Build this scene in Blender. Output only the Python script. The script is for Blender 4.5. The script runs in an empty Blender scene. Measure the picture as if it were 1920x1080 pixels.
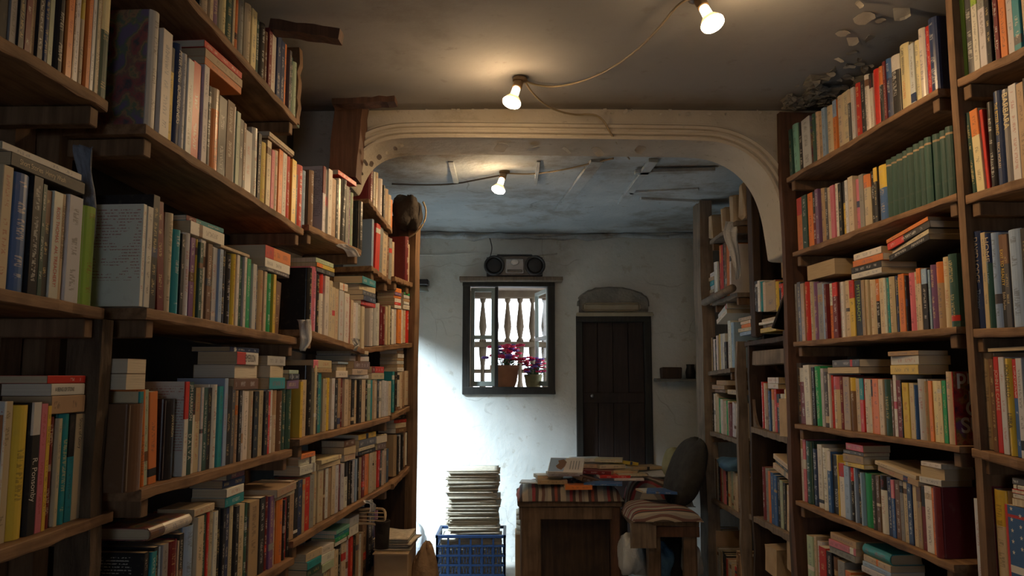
import bpy, bmesh, math, random
from math import sin, cos, pi, atan2, sqrt, radians
from mathutils import Vector, Matrix
random.seed(7)
S = bpy.context.scene
COL = S.collection

# ------------------------------------------------------------------ camera
F = 1500.0; H = 1.41; TH = math.atan(0.11); CT, ST = cos(TH), sin(TH)
cd = bpy.data.cameras.new('camera'); cam = bpy.data.objects.new('camera', cd); COL.objects.link(cam)
cam.location = (0, 0, H); cam.rotation_euler = (pi/2 + TH, 0, 0)
cd.sensor_width = 36; cd.lens = F*36/1920; cd.clip_end = 200; cd.clip_start = 0.05
S.camera = cam
S.view_settings.view_transform = 'Standard'; S.view_settings.look = 'None'
S.view_settings.exposure = 0.0; S.view_settings.gamma = 1.0
S.cycles.use_denoising = True
S.cycles.max_bounces = 8; S.cycles.sample_clamp_indirect = 4.0

# ------------------------------------------------------------------ sky and daylight
W = bpy.data.worlds.new('overcast_sky'); S.world = W; W.use_nodes = True
bgn = W.node_tree.nodes['Background']; bgn.inputs[0].default_value = (0.86, 0.93, 1.0, 1); bgn.inputs[1].default_value = 5.0

def area(name, loc, target, sx, sy, power, col):
    l = bpy.data.lights.new(name, 'AREA'); l.shape = 'RECTANGLE'; l.size = sx; l.size_y = sy
    l.energy = power; l.color = col
    o = bpy.data.objects.new(name, l); COL.objects.link(o); o.location = loc
    o.rotation_euler = (Vector(target)-Vector(loc)).to_track_quat('-Z', 'Y').to_euler()
    return o
area('daylight_side_door', (-2.2, 4.6, 2.8), (-.35, 6.3, .9), .7, .7, 480, (0.70, 0.87, 1.0))   # strip of sky outside the open side door
area('daylight_shop_front', (0.2, -2.1, 1.4), (0.1, 3.0, 1.3), .5, .6, 3, (0.72, 0.84, 1.0))       # sky seen through the shop front behind the camera

# ------------------------------------------------------------------ pixel <-> place
def ray(u, v):
    a, b = (u-960)/F, (540-v)/F
    return Vector((a, CT-b*ST, ST+b*CT))
def PY(u, v, Y):
    d = ray(u, v); return Vector((0, 0, H)) + d*(Y/d.y)
def PZ(u, v, z):
    d = ray(u, v); return Vector((0, 0, H)) + d*((z-H)/d.z)
def proj(p):
    z = p[2]-H; D = p[1]*CT+z*ST
    return 960+F*p[0]/D, 540-F*(-p[1]*ST+z*CT)/D, D
class Line:
    """front plane of a bookcase: x = a + k*y"""
    def __init__(s, a, k, side):
        s.a, s.k, s.side = a, k, side
        n = sqrt(1+k*k)
        s.d = Vector((k/n, 1/n, 0)) if side < 0 else Vector((-k/n, -1/n, 0))     # towards larger u
        s.into = Vector((-1/n, k/n, 0)) if side < 0 else Vector((1/n, -k/n, 0))
        s.rz = atan2(s.d.y, s.d.x)
    def pt(s, u, v):
        d = ray(u, v); return Vector((0, 0, H)) + d*(s.a/(d.x-s.k*d.y))
LM = Line(-.95, .07, -1); L0 = Line(-.905, .017, -1); LB = Line(-1.182, .15, -1); LC_ = Line(-1.834, .30, -1); RM = Line(1.48, -.08, 1); RB = Line(1.235, 0.0, 1)

# ------------------------------------------------------------------ materials
def new_mat(name):
    m = bpy.data.materials.new(name); m.use_nodes = True
    nt = m.node_tree; b = nt.nodes['Principled BSDF']
    return m, nt, b
def N(nt, t, **kw):
    n = nt.nodes.new(t)
    for k, v in kw.items():
        if k.startswith('i_'): n.inputs[k[2:].replace('_', ' ')].default_value = v
        else: setattr(n, k, v)
    return n
def L(nt, a, b): nt.links.new(a, b)
def mth(nt, op, a, b=None, c=None):
    n = nt.nodes.new('ShaderNodeMath'); n.operation = op
    for i, x in enumerate((a, b, c)):
        if x is None: continue
        if isinstance(x, (int, float)): n.inputs[i].default_value = x
        else: nt.links.new(x, n.inputs[i])
    return n.outputs[0]
def mixc(nt, fac, a, b):
    n = nt.nodes.new('ShaderNodeMix'); n.data_type = 'RGBA'
    for sock, x in ((n.inputs[0], fac), (n.inputs[6], a), (n.inputs[7], b)):
        if isinstance(x, (int, float)): sock.default_value = x
        elif isinstance(x, tuple): sock.default_value = (*x[:3], 1)
        else: nt.links.new(x, sock)
    return n.outputs[2]
def ramp(nt, src, p0, p1):
    n = nt.nodes.new('ShaderNodeMapRange'); n.inputs[1].default_value = p0; n.inputs[2].default_value = p1
    n.clamp = True; nt.links.new(src, n.inputs[0]); return n.outputs[0]

def mottled(name, c1, c2, scale=4, rough=.8, bump=.3, detail=6, c3=None, s3=.8, stretch=(1, 1, 1), bdist=.01, metallic=0, t0=.35, t1=.65):
    """two-tone worn surface, optionally with larger stains of a third tone"""
    m, nt, b = new_mat(name)
    tc = N(nt, 'ShaderNodeTexCoord'); mp = N(nt, 'ShaderNodeMapping'); mp.inputs['Scale'].default_value = stretch
    L(nt, tc.outputs['Object'], mp.inputs[0])
    n1 = N(nt, 'ShaderNodeTexNoise'); n1.inputs['Scale'].default_value = scale; n1.inputs['Detail'].default_value = detail
    L(nt, mp.outputs[0], n1.inputs['Vector'])
    c = mixc(nt, ramp(nt, n1.outputs[0], t0, t1), c1, c2)
    if c3:
        n2 = N(nt, 'ShaderNodeTexNoise'); n2.inputs['Scale'].default_value = s3; n2.inputs['Detail'].default_value = 5
        L(nt, mp.outputs[0], n2.inputs['Vector'])
        c = mixc(nt, ramp(nt, n2.outputs[0], .5, .72), c, c3)
    L(nt, c, b.inputs['Base Color']); b.inputs['Roughness'].default_value = rough; b.inputs['Metallic'].default_value = metallic
    if bump:
        bp = N(nt, 'ShaderNodeBump'); bp.inputs['Strength'].default_value = bump; bp.inputs['Distance'].default_value = bdist
        n3 = N(nt, 'ShaderNodeTexNoise'); n3.inputs['Scale'].default_value = scale*5; n3.inputs['Detail'].default_value = 6
        L(nt, mp.outputs[0], n3.inputs['Vector']); L(nt, n3.outputs[0], bp.inputs['Height']); L(nt, bp.outputs[0], b.inputs['Normal'])
    return m
def plain(name, c, rough=.5, metallic=0, emit=None, es=0):
    m, nt, b = new_mat(name); b.inputs['Base Color'].default_value = (*c, 1); b.inputs['Roughness'].default_value = rough
    b.inputs['Metallic'].default_value = metallic
    if emit: b.inputs['Emission Color'].default_value = (*emit, 1); b.inputs['Emission Strength'].default_value = es
    return m

def stains(name, base, c2, stain, sc, smin=.52, crack=None, bump=.5, rough=.9):
    """old lime plaster: base with tonal drift, dirt stains and optional crazed cracks"""
    m, nt, b = new_mat(name)
    tc = N(nt, 'ShaderNodeTexCoord')
    def noise(s, d=8, r=.6):
        n = N(nt, 'ShaderNodeTexNoise'); n.inputs['Scale'].default_value = s; n.inputs['Detail'].default_value = d
        n.inputs['Roughness'].default_value = r; L(nt, tc.outputs['Object'], n.inputs['Vector']); return n.outputs[0]
    c = mixc(nt, ramp(nt, noise(sc), .4, .62), base, c2)
    c = mixc(nt, ramp(nt, noise(sc*.55, 9, .68), smin, smin+.14), c, stain)
    c = mixc(nt, mth(nt, 'MULTIPLY', ramp(nt, noise(sc*9, 4), .62, .7), .5), c, stain)
    if crack:
        v = N(nt, 'ShaderNodeTexVoronoi', feature='DISTANCE_TO_EDGE'); v.inputs['Scale'].default_value = crack
        w = N(nt, 'ShaderNodeMix'); w.data_type = 'VECTOR'
        n = N(nt, 'ShaderNodeTexNoise'); n.inputs['Scale'].default_value = 3; L(nt, tc.outputs['Object'], n.inputs['Vector'])
        w.inputs[0].default_value = .25; L(nt, tc.outputs['Object'], w.inputs[4]); L(nt, n.outputs['Color'], w.inputs[5])
        L(nt, w.outputs[1], v.inputs['Vector'])
        k = mth(nt, 'MULTIPLY', mth(nt, 'LESS_THAN', v.outputs['Distance'], .006), ramp(nt, noise(1.7), .5, .6))
        c = mixc(nt, mth(nt, 'MULTIPLY', k, .35), c, tuple(x*.4 for x in stain))
    L(nt, c, b.inputs['Base Color']); b.inputs['Roughness'].default_value = rough
    bp = N(nt, 'ShaderNodeBump'); bp.inputs['Strength'].default_value = bump; bp.inputs['Distance'].default_value = .015
    L(nt, noise(sc*4, 8, .65), bp.inputs['Height']); L(nt, bp.outputs[0], b.inputs['Normal'])
    return m

def wood(name, c1, c2, axis=0, rough=.75, sc=1.0, knots=True):
    """sawn weathered board, grain running along the given object axis"""
    m, nt, b = new_mat(name)
    tc = N(nt, 'ShaderNodeTexCoord'); mp = N(nt, 'ShaderNodeMapping')
    st = [14*sc]*3; st[axis] = 1.1*sc; mp.inputs['Scale'].default_value = st
    L(nt, tc.outputs['Object'], mp.inputs[0])
    n1 = N(nt, 'ShaderNodeTexNoise'); n1.inputs['Scale'].default_value = 3; n1.inputs['Detail'].default_value = 8; n1.inputs['Roughness'].default_value = .65
    L(nt, mp.outputs[0], n1.inputs['Vector'])
    c = mixc(nt, ramp(nt, n1.outputs[0], .35, .65), c1, c2)
    n2 = N(nt, 'ShaderNodeTexNoise'); n2.inputs['Scale'].default_value = 7; n2.inputs['Detail'].default_value = 3
    L(nt, tc.outputs['Object'], n2.inputs['Vector'])
    c = mixc(nt, mth(nt, 'MULTIPLY', ramp(nt, n2.outputs[0], .5, .75), .7), c, tuple(x*.4 for x in c1))
    L(nt, c, b.inputs['Base Color']); b.inputs['Roughness'].default_value = rough
    bp = N(nt, 'ShaderNodeBump'); bp.inputs['Strength'].default_value = .5; bp.inputs['Distance'].default_value = .004
    L(nt, n1.outputs[0], bp.inputs['Height']); L(nt, bp.outputs[0], b.inputs['Normal'])
    return m

M = {}
M['shelf'] = wood('worn_shelf_wood', (.15, .075, .035), (.33, .19, .095), 0)
M['post'] = wood('rough_post_wood', (.13, .07, .035), (.25, .145, .075), 2)
M['bark'] = mottled('dark_barky_wood', (.05, .032, .02), (.15, .10, .06), 14, .9, .8, stretch=(1, 1, .3))
M['dark'] = wood('dark_old_wood', (.03, .017, .01), (.07, .038, .022), 2)
M['grey'] = wood('weathered_grey_wood', (.14, .105, .075), (.26, .20, .145), 2)
M['door'] = wood('dark_door_wood', (.018, .010, .008), (.038, .02, .015), 2, .6)
M['winframe'] = wood('dark_window_wood', (.012, .012, .011), (.03, .028, .022), 2, .6)
M['sash'] = mottled('grey_green_sash_paint', (.28, .33, .30), (.36, .41, .37), 6, .6, .1)
M['table'] = wood('table_wood', (.10, .062, .036), (.20, .13, .08), 2)
M['ceil'] = stains('grey_ceiling_plaster', (.33, .325, .32), (.39, .385, .38), (.25, .235, .21), 1.1, .56, None, .25)
M['arch'] = stains('off_white_arch_plaster', (.50, .45, .37), (.58, .53, .45), (.30, .25, .18), 3, .56, None, .5)
M['farwall'] = stains('limewashed_wall', (.60, .61, .57), (.70, .70, .66), (.42, .38, .30), 1.6, .55, 2.2, .7)
M['backceil'] = stains('patched_blue_grey_ceiling', (.44, .50, .54), (.54, .59, .62), (.25, .22, .18), 2.2, .50, 1.6, .6)
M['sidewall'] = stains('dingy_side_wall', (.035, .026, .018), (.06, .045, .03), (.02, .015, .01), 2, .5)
M['floor'] = stains('worn_cement_floor', (.40, .38, .34), (.48, .46, .42), (.26, .23, .19), 2, .52)
M['flake'] = mottled('peeling_paint', (.55, .52, .46), (.42, .38, .32), 12, .8, .1)
M['socket'] = plain('brown_bakelite', (.16, .10, .05), .4)
M['cable'] = plain('yellowed_cable', (.32, .25, .15), .5)
M['darkcable'] = plain('dark_cable', (.05, .04, .03), .5)
M['paper'] = mottled('crumpled_paper', (.62, .62, .60), (.72, .70, .66), 9, .8, .6)
M['news'] = mottled('newsprint', (.44, .38, .28), (.62, .55, .43), 40, .85, .2, stretch=(1, 1, 12))
M['card'] = mottled('brown_cardboard', (.34, .23, .13), (.42, .30, .18), 5, .8, .2)
M['kraft'] = mottled('kraft_paper', (.42, .31, .19), (.52, .39, .25), 8, .8, .4)
M['sack'] = mottled('dark_cloth', (.018, .014, .011), (.035, .026, .02), 8, .95, .8)
M['brownsack'] = mottled('brown_sacking', (.22, .14, .08), (.32, .21, .12), 14, .95, .6)
M['whitesack'] = mottled('white_plastic_sack', (.50, .54, .57), (.62, .66, .68), 10, .5, .5)
M['bluecloth'] = mottled('blue_cloth', (.05, .13, .24), (.08, .20, .34), 9, .9, .6)
M['crate'] = plain('blue_plastic', (.012, .035, .10), .4)
M['cushion'] = mottled('dark_cushion_cloth', (.022, .021, .020), (.04, .038, .034), 20, .95, .3)
M['olive'] = mottled('olive_cloth', (.25, .24, .12), (.33, .31, .17), 9, .9, .5)
M['black'] = plain('black_plastic', (.02, .02, .022), .35)
M['silver'] = plain('silver_grey_plastic', (.26, .26, .27), .35)
M['meshgrille'] = plain('speaker_mesh', (.012, .012, .013), .6)
M['metal'] = plain('dull_metal', (.55, .53, .5), .3, .9)
M['clay'] = mottled('terracotta', (.38, .16, .08), (.46, .21, .11), 10, .8, .2)
M['leaf'] = mottled('leaf_green', (.04, .12, .03), (.07, .18, .05), 20, .6, .1)
M['pinkflower'] = mottled('magenta_petals', (.80, .01, .10), (.85, .04, .16), 20, .6, .1)
M['violetflower'] = mottled('violet_petals', (.16, .06, .42), (.26, .12, .55), 20, .6, .1)
M['stone'] = mottled('weathered_balustrade_wood', (.14, .10, .07), (.20, .15, .10), 8, .9, .3)
M['niche'] = mottled('bare_grey_render', (.20, .19, .17), (.28, .26, .22), 9, .95, .9)
M['nichew'] = mottled('tan_render', (.36, .31, .22), (.42, .36, .26), 9, .95, .5)
M['bluepaper'] = mottled('torn_blue_grey_wrapper', (.16, .19, .26), (.27, .30, .36), 12, .5, .8)
def glassmat():
    m, nt, b = new_mat('window_glass'); b.inputs['Roughness'].default_value = .05; b.inputs['Transmission Weight'].default_value = 1
    b.inputs['IOR'].default_value = 1.05; b.inputs['Base Color'].default_value = (.92, .95, .95, 1); return m
M['glass'] = glassmat()
M['bulb_face'] = plain('frosted_bulb_lens', (.9, .85, .75), .3, 0, (1.0, .66, .34), 440)
M['bulb_neck'] = plain('glowing_bulb_neck', (.8, .75, .65), .3, 0, (1.0, .66, .34), 30)
M['bulb_silver'] = plain('silvered_bulb_side', (.85, .78, .62), .15, .9, (1.0, .65, .3), 1.5)

def kilim(name, along=0, scale=1.0):
    """woven rug cloth with irregular bands of red, cream, black and grey"""
    m, nt, b = new_mat(name)
    tc = N(nt, 'ShaderNodeTexCoord'); sp = N(nt, 'ShaderNodeSeparateXYZ'); L(nt, tc.outputs['Object'], sp.inputs[0])
    n = N(nt, 'ShaderNodeTexNoise'); n.inputs['Scale'].default_value = 5; L(nt, tc.outputs['Object'], n.inputs['Vector'])
    x = mth(nt, 'ADD', mth(nt, 'MULTIPLY', sp.outputs[along], scale), mth(nt, 'MULTIPLY', n.outputs[0], .035))
    cr = N(nt, 'ShaderNodeValToRGB'); cr.color_ramp.interpolation = 'CONSTANT'
    L(nt, mth(nt, 'FRACT', mth(nt, 'MULTIPLY', x, 4.2)), cr.inputs[0])
    cols = [(0, (.36, .32, .26)), (.10, (.07, .05, .05)), (.18, (.26, .07, .05)), (.26, (.07, .05, .05)), (.34, (.36, .32, .26)), (.50, (.20, .19, .18)),
            (.60, (.28, .05, .06)), (.68, (.08, .06, .05)), (.76, (.34, .29, .23)), (.84, (.15, .08, .07)), (.92, (.26, .24, .22))]
    e = cr.color_ramp.elements
    e[0].position, e[0].color = cols[0][0], (*cols[0][1], 1); e[1].position, e[1].color = cols[1][0], (*cols[1][1], 1)
    for p, c in cols[2:]:
        q = e.new(p); q.color = (*c, 1)
    L(nt, cr.outputs[0], b.inputs['Base Color']); b.inputs['Roughness'].default_value = .95
    w = N(nt, 'ShaderNodeTexNoise'); w.inputs['Scale'].default_value = 120; L(nt, tc.outputs['Object'], w.inputs['Vector'])
    bp = N(nt, 'ShaderNodeBump'); bp.inputs['Strength'].default_value = .5; bp.inputs['Distance'].default_value = .004
    L(nt, w.outputs[0], bp.inputs['Height']); L(nt, bp.outputs[0], b.inputs['Normal'])
    return m
M['kilim_x'] = kilim('striped_kilim', 0); M['kilim_y'] = kilim('banded_kilim', 1, 1.6)

def cover_mat():
    m, nt, b = new_mat('printed_cover')
    def at(n): a = N(nt, 'ShaderNodeAttribute', attribute_name=n); return a
    A, B, T = at('ca').outputs['Color'], at('cb').outputs['Color'], at('ct').outputs['Color']
    lc = N(nt, 'ShaderNodeSeparateXYZ'); L(nt, at('lc').outputs['Vector'], lc.inputs[0])
    pa = N(nt, 'ShaderNodeSeparateXYZ'); L(nt, at('pa').outputs['Vector'], pa.inputs[0])     # thickness, height, seed
    bd = N(nt, 'ShaderNodeSeparateXYZ'); L(nt, at('bd').outputs['Vector'], bd.inputs[0])     # band from, band to, style
    x, y, z = lc.outputs; t, h, seed = pa.outputs
    zr = mth(nt, 'DIVIDE', z, h); xr = mth(nt, 'DIVIDE', x, t)
    spine0 = mth(nt, 'LESS_THAN', y, .0045)
    inb = mth(nt, 'MULTIPLY', mth(nt, 'GREATER_THAN', zr, bd.outputs[0]), mth(nt, 'LESS_THAN', zr, bd.outputs[1]))
    c = mixc(nt, mth(nt, 'MULTIPLY', inb, spine0), A, B)
    spine = mth(nt, 'LESS_THAN', y, .0022)
    # spine lettering: broken strokes in a strip along the spine, too small to read
    cb = N(nt, 'ShaderNodeCombineXYZ'); L(nt, mth(nt, 'MULTIPLY', xr, 3.4), cb.inputs[0])
    L(nt, mth(nt, 'DIVIDE', z, .0026), cb.inputs[1]); L(nt, seed, cb.inputs[2])
    nz = N(nt, 'ShaderNodeTexNoise'); nz.inputs['Scale'].default_value = 1.0; nz.inputs['Detail'].default_value = 1; L(nt, cb.outputs[0], nz.inputs['Vector'])
    cw = N(nt, 'ShaderNodeCombineXYZ'); L(nt, mth(nt, 'DIVIDE', z, .033), cw.inputs[1]); L(nt, mth(nt, 'ADD', seed, 7.3), cw.inputs[2])
    nw = N(nt, 'ShaderNodeTexNoise'); nw.inputs['Scale'].default_value = 1.0; nw.inputs['Detail'].default_value = 0; L(nt, cw.outputs[0], nw.inputs['Vector'])
    strip = mth(nt, 'LESS_THAN', mth(nt, 'ABSOLUTE', mth(nt, 'SUBTRACT', xr, .5)), .2)
    rng = mth(nt, 'MULTIPLY', mth(nt, 'GREATER_THAN', zr, .12), mth(nt, 'LESS_THAN', zr, .93))
    k = mth(nt, 'MULTIPLY', mth(nt, 'GREATER_THAN', nz.outputs[0], .5), mth(nt, 'GREATER_THAN', nw.outputs[0], .47))
    k = mth(nt, 'MULTIPLY', mth(nt, 'MULTIPLY', k, strip), mth(nt, 'MULTIPLY', rng, spine))
    k = mth(nt, 'MULTIPLY', k, mth(nt, 'LESS_THAN', bd.outputs[2], 8.5))
    c = mixc(nt, mth(nt, 'MULTIPLY', k, .45), c, T)
    face = mth(nt, 'SUBTRACT', 1.0, mth(nt, 'LESS_THAN', y, .004))
    # style 1: painted picture over the boards; style 2: paragraphs on the back cover
    pic = mth(nt, 'MULTIPLY', face, mth(nt, 'COMPARE', bd.outputs[2], 1.0, .2))
    cp = N(nt, 'ShaderNodeCombineXYZ'); L(nt, y, cp.inputs[0]); L(nt, z, cp.inputs[1]); L(nt, seed, cp.inputs[2])
    np_ = N(nt, 'ShaderNodeTexNoise'); np_.inputs['Scale'].default_value = 22; np_.inputs['Detail'].default_value = 4; L(nt, cp.outputs[0], np_.inputs['Vector'])
    hs = N(nt, 'ShaderNodeValToRGB'); e = hs.color_ramp.elements
    e[0].position, e[0].color = .30, (.01, .012, .04, 1); e[1].position, e[1].color = .42, (.34, .03, .03, 1)
    for q_, k_ in ((.47, (.20, .09, .05)), (.52, (.42, .20, .07)), (.57, (.10, .16, .06)), (.64, (.13, .07, .20))):
        w_ = e.new(q_); w_.color = (*k_, 1)
    L(nt, np_.outputs[0], hs.inputs[0])
    c = mixc(nt, mth(nt, 'MULTIPLY', pic, .85), c, hs.outputs[0])
    par = mth(nt, 'MULTIPLY', face, mth(nt, 'COMPARE', bd.outputs[2], 2.0, .2))
    ln = mth(nt, 'GREATER_THAN', mth(nt, 'SINE', mth(nt, 'MULTIPLY', z, 900)), .35)
    cq = N(nt, 'ShaderNodeCombineXYZ'); L(nt, mth(nt, 'MULTIPLY', y, 260), cq.inputs[0]); L(nt, mth(nt, 'MULTIPLY', z, 140), cq.inputs[1])
    nq = N(nt, 'ShaderNodeTexNoise'); nq.inputs['Scale'].default_value = 1; L(nt, cq.outputs[0], nq.inputs['Vector'])
    nr = N(nt, 'ShaderNodeTexNoise'); nr.inputs['Scale'].default_value = 28; L(nt, cp.outputs[0], nr.inputs['Vector'])
    pk = mth(nt, 'MULTIPLY', mth(nt, 'MULTIPLY', ln, mth(nt, 'GREATER_THAN', nq.outputs[0], .46)), mth(nt, 'GREATER_THAN', nr.outputs[0], .44))
    pk = mth(nt, 'MULTIPLY', pk, mth(nt, 'MULTIPLY', mth(nt, 'GREATER_THAN', zr, .25), mth(nt, 'LESS_THAN', zr, .95)))
    c = mixc(nt, mth(nt, 'MULTIPLY', mth(nt, 'MULTIPLY', par, pk), .6), c, T)
    # rubbed edges and handling marks
    wn = N(nt, 'ShaderNodeTexNoise'); wn.inputs['Scale'].default_value = 45; wn.inputs['Detail'].default_value = 5; L(nt, at('lc').outputs['Vector'], wn.inputs['Vector'])
    c = mixc(nt, mth(nt, 'MULTIPLY', ramp(nt, wn.outputs[0], .58, .78), .18), c, (.30, .24, .17))
    L(nt, c, b.inputs['Base Color']); L(nt, at('ro').outputs['Fac'], b.inputs['Roughness'])
    b.inputs['Specular IOR Level'].default_value = .35
    return m
M['cover'] = cover_mat()
def page_mat():
    m, nt, b = new_mat('page_edges')
    a = N(nt, 'ShaderNodeAttribute', attribute_name='ca'); q = N(nt, 'ShaderNodeAttribute', attribute_name='lc')
    sp = N(nt, 'ShaderNodeSeparateXYZ'); L(nt, q.outputs['Vector'], sp.inputs[0])
    cb = N(nt, 'ShaderNodeCombineXYZ'); L(nt, mth(nt, 'MULTIPLY', sp.outputs[0], 1600), cb.inputs[0]); L(nt, mth(nt, 'MULTIPLY', sp.outputs[2], 9), cb.inputs[1])
    n = N(nt, 'ShaderNodeTexNoise'); n.inputs['Scale'].default_value = 1; L(nt, cb.outputs[0], n.inputs['Vector'])
    c = mixc(nt, mth(nt, 'MULTIPLY', ramp(nt, n.outputs[0], .45, .65), .45), a.outputs['Color'], (.22, .16, .10))
    L(nt, c, b.inputs['Base Color']); b.inputs['Roughness'].default_value = .9
    return m
M['pages'] = page_mat()

# ------------------------------------------------------------------ object helpers
def link(o, parent=None):
    COL.objects.link(o)
    if parent: o.parent = parent
    return o
def thing(name, label, cat, loc=(0, 0, 0), rz=0, group=None):
    o = bpy.data.objects.new(name, None); link(o); o.location = loc; o.rotation_euler = (0, 0, rz); o.empty_display_size = .05
    return tag(o, label, cat, group)
def tag(o, label, cat, group=None):
    o['label'] = label; o['category'] = cat
    if group: o['group'] = group
    return o
class MB:
    """collects shapes that make up one part"""
    def __init__(s): s.v, s.f = [], []
    def add(s, vs, fs):
        b = len(s.v); s.v += [tuple(p) for p in vs]; s.f += [tuple(b+i for i in f) for f in fs]
    def box(s, x0, x1, y0, y1, z0, z1, mat=None, ch=0.0, wob=0.0):
        """box with chamfered long edges"""
        c = ch
        if c <= 0:
            vs = [Vector(p) for p in ((x0, y0, z0), (x1, y0, z0), (x1, y1, z0), (x0, y1, z0), (x0, y0, z1), (x1, y0, z1), (x1, y1, z1), (x0, y1, z1))]
            fs = [(0, 3, 2, 1), (4, 5, 6, 7), (0, 1, 5, 4), (1, 2, 6, 5), (2, 3, 7, 6), (3, 0, 4, 7)]
        else:
            bm = bmesh.new(); bmesh.ops.create_cube(bm, size=1)
            for q in bm.verts: q.co = Vector(((x0+x1)/2+q.co.x*(x1-x0), (y0+y1)/2+q.co.y*(y1-y0), (z0+z1)/2+q.co.z*(z1-z0)))
            bmesh.ops.bevel(bm, geom=bm.edges[:], offset=c, segments=1, affect='EDGES')
            bm.verts.index_update(); vs = [q.co.copy() for q in bm.verts]; fs = [tuple(q.index for q in f.verts) for f in bm.faces]; bm.free()
        if wob: vs = [p+Vector([random.uniform(-wob, wob) for _ in range(3)]) for p in vs]
        if mat: vs = [mat @ p for p in vs]
        s.add(vs, fs)
    def tube(s, pts, r, n=8, cap=True):
        pts = [Vector(p) for p in pts]; R = r if isinstance(r, (list, tuple)) else [r]*len(pts); ring = []
        for i, p in enumerate(pts):
            t = (pts[min(i+1, len(pts)-1)]-pts[max(i-1, 0)]).normalized()
            a = t.cross(Vector((0, 0, 1)) if abs(t.z) < .9 else Vector((1, 0, 0))).normalized(); b = t.cross(a)
            ring.append([p+(a*cos(2*pi*j/n)+b*sin(2*pi*j/n))*R[i] for j in range(n)])
        vs = [q for r_ in ring for q in r_]
        fs = [(i*n+j, i*n+(j+1) % n, (i+1)*n+(j+1) % n, (i+1)*n+j) for i in range(len(pts)-1) for j in range(n)]
        if cap: fs += [tuple(range(n))[::-1], tuple((len(pts)-1)*n+j for j in range(n))]
        s.add(vs, fs)
    def lathe(s, prof, n=16, mat=None):
        vs = [Vector((r*cos(2*pi*j/n), r*sin(2*pi*j/n), z)) for r, z in prof for j in range(n)]
        fs = [(i*n+j, i*n+(j+1) % n, (i+1)*n+(j+1) % n, (i+1)*n+j) for i in range(len(prof)-1) for j in range(n)]
        fs += [tuple(range(n))[::-1], tuple((len(prof)-1)*n+j for j in range(n))]
        if mat: vs = [mat @ p for p in vs]
        s.add(vs, fs)
    def grid(s, fn, nu, nv, thick=0.0):
        """sheet fn(a,b) with a,b in 0..1, given thickness downward"""
        top = [Vector(fn(i/nu, j/nv)) for i in range(nu+1) for j in range(nv+1)]
        q = lambda i, j: i*(nv+1)+j
        fs = [(q(i, j), q(i+1, j), q(i+1, j+1), q(i, j+1)) for i in range(nu) for j in range(nv)]
        if thick:
            n = len(top); bot = [p-Vector((0, 0, thick)) if not callable(thick) else thick(p) for p in top]
            fs += [tuple(n+k for k in f[::-1]) for f in fs]
            ed = [q(i, 0) for i in range(nu+1)] + [q(nu, j) for j in range(1, nv+1)] + [q(i, nv) for i in range(nu-1, -1, -1)] + [q(0, j) for j in range(nv-1, 0, -1)]
            fs += [(ed[k], n+ed[k], n+ed[(k+1) % len(ed)], ed[(k+1) % len(ed)]) for k in range(len(ed))]
            top = top+bot
        s.add(top, fs)
    def blob(s, c, r, n=(14, 10), amp=.12, seed=0, flat=.0):
        """lumpy closed body: ellipsoid with folds"""
        c = Vector(c); rs = random.Random(seed); ph = [rs.uniform(0, 6.3) for _ in range(8)]
        vs = []
        for i in range(n[1]+1):
            th = pi*i/n[1]
            for j in range(n[0]):
                a = 2*pi*j/n[0]
                k = 1+amp*(sin(3*a+ph[0]+2*th)+.6*sin(5*a+ph[1]-3*th)+.5*sin(4*th+ph[2])+.4*sin(9*a+ph[3]+5*th))
                p = Vector((sin(th)*cos(a), sin(th)*sin(a), cos(th)))
                p = Vector([math.copysign(abs(q)**.8, q) for q in p])*k
                z = p.z*r[2]
                if flat and z < -r[2]*flat: z = -r[2]*flat
                vs.append(c+Vector((p.x*r[0], p.y*r[1], z)))
        m_ = n[0]
        fs = [(i*m_+j, i*m_+(j+1) % m_, (i+1)*m_+(j+1) % m_, (i+1)*m_+j) for i in range(n[1]) for j in range(m_)]
        s.add(vs, fs)
    def build(s, name, m, parent=None, smooth=False):
        me = bpy.data.meshes.new(name); me.from_pydata(s.v, [], s.f); me.validate(); me.materials.append(M[m] if isinstance(m, str) else m)
        if smooth:
            me.polygons.foreach_set('use_smooth', [True]*len(me.polygons))
        o = bpy.data.objects.new(name, me); return link(o, parent)
def struct(o): o['kind'] = 'structure'; return o
def frame(origin, d, into):
    """matrix with x along d, y into, z up"""
    m = Matrix.Identity(4)
    for r in range(3): m[r][0] = d[r]; m[r][1] = into[r]; m[r][2] = (0, 0, 1)[r]; m[r][3] = origin[r]
    return m

# ------------------------------------------------------------------ books
CLR = {'w': ((.68, .65, .59), 'white'), 'c': ((.57, .47, .32), 'cream'), 's': ((.56, .56, .58), 'pale grey'), 'a': ((.27, .27, .26), 'grey'),
       'k': ((.022, .022, .025), 'black'), 'n': ((.03, .05, .13), 'navy'), 'u': ((.05, .13, .33), 'blue'), 'l': ((.30, .42, .60), 'light blue'),
       't': ((.03, .27, .32), 'teal'), 'g': ((.03, .34, .13), 'green'), 'd': ((.035, .09, .075), 'dark green'), 'r': ((.55, .035, .025), 'red'),
       'm': ((.17, .025, .03), 'maroon'), 'o': ((.68, .21, .05), 'orange'), 'y': ((.68, .48, .07), 'yellow'), 'q': ((.74, .64, .36), 'pale yellow'),
       'p': ((.62, .18, .24), 'pink'), 'v': ((.20, .10, .22), 'purple'), 'e': ((.42, .29, .17), 'tan'), 'b': ((.17, .09, .05), 'brown'),
       'i': ((.38, .47, .34), 'sage green'), 'z': ((.09, .09, .10), 'charcoal'), 'j': ((.22, .50, .40), 'mint green'), 'x': ((.33, .50, .08), 'lime green')}
TXT = {}
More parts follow.
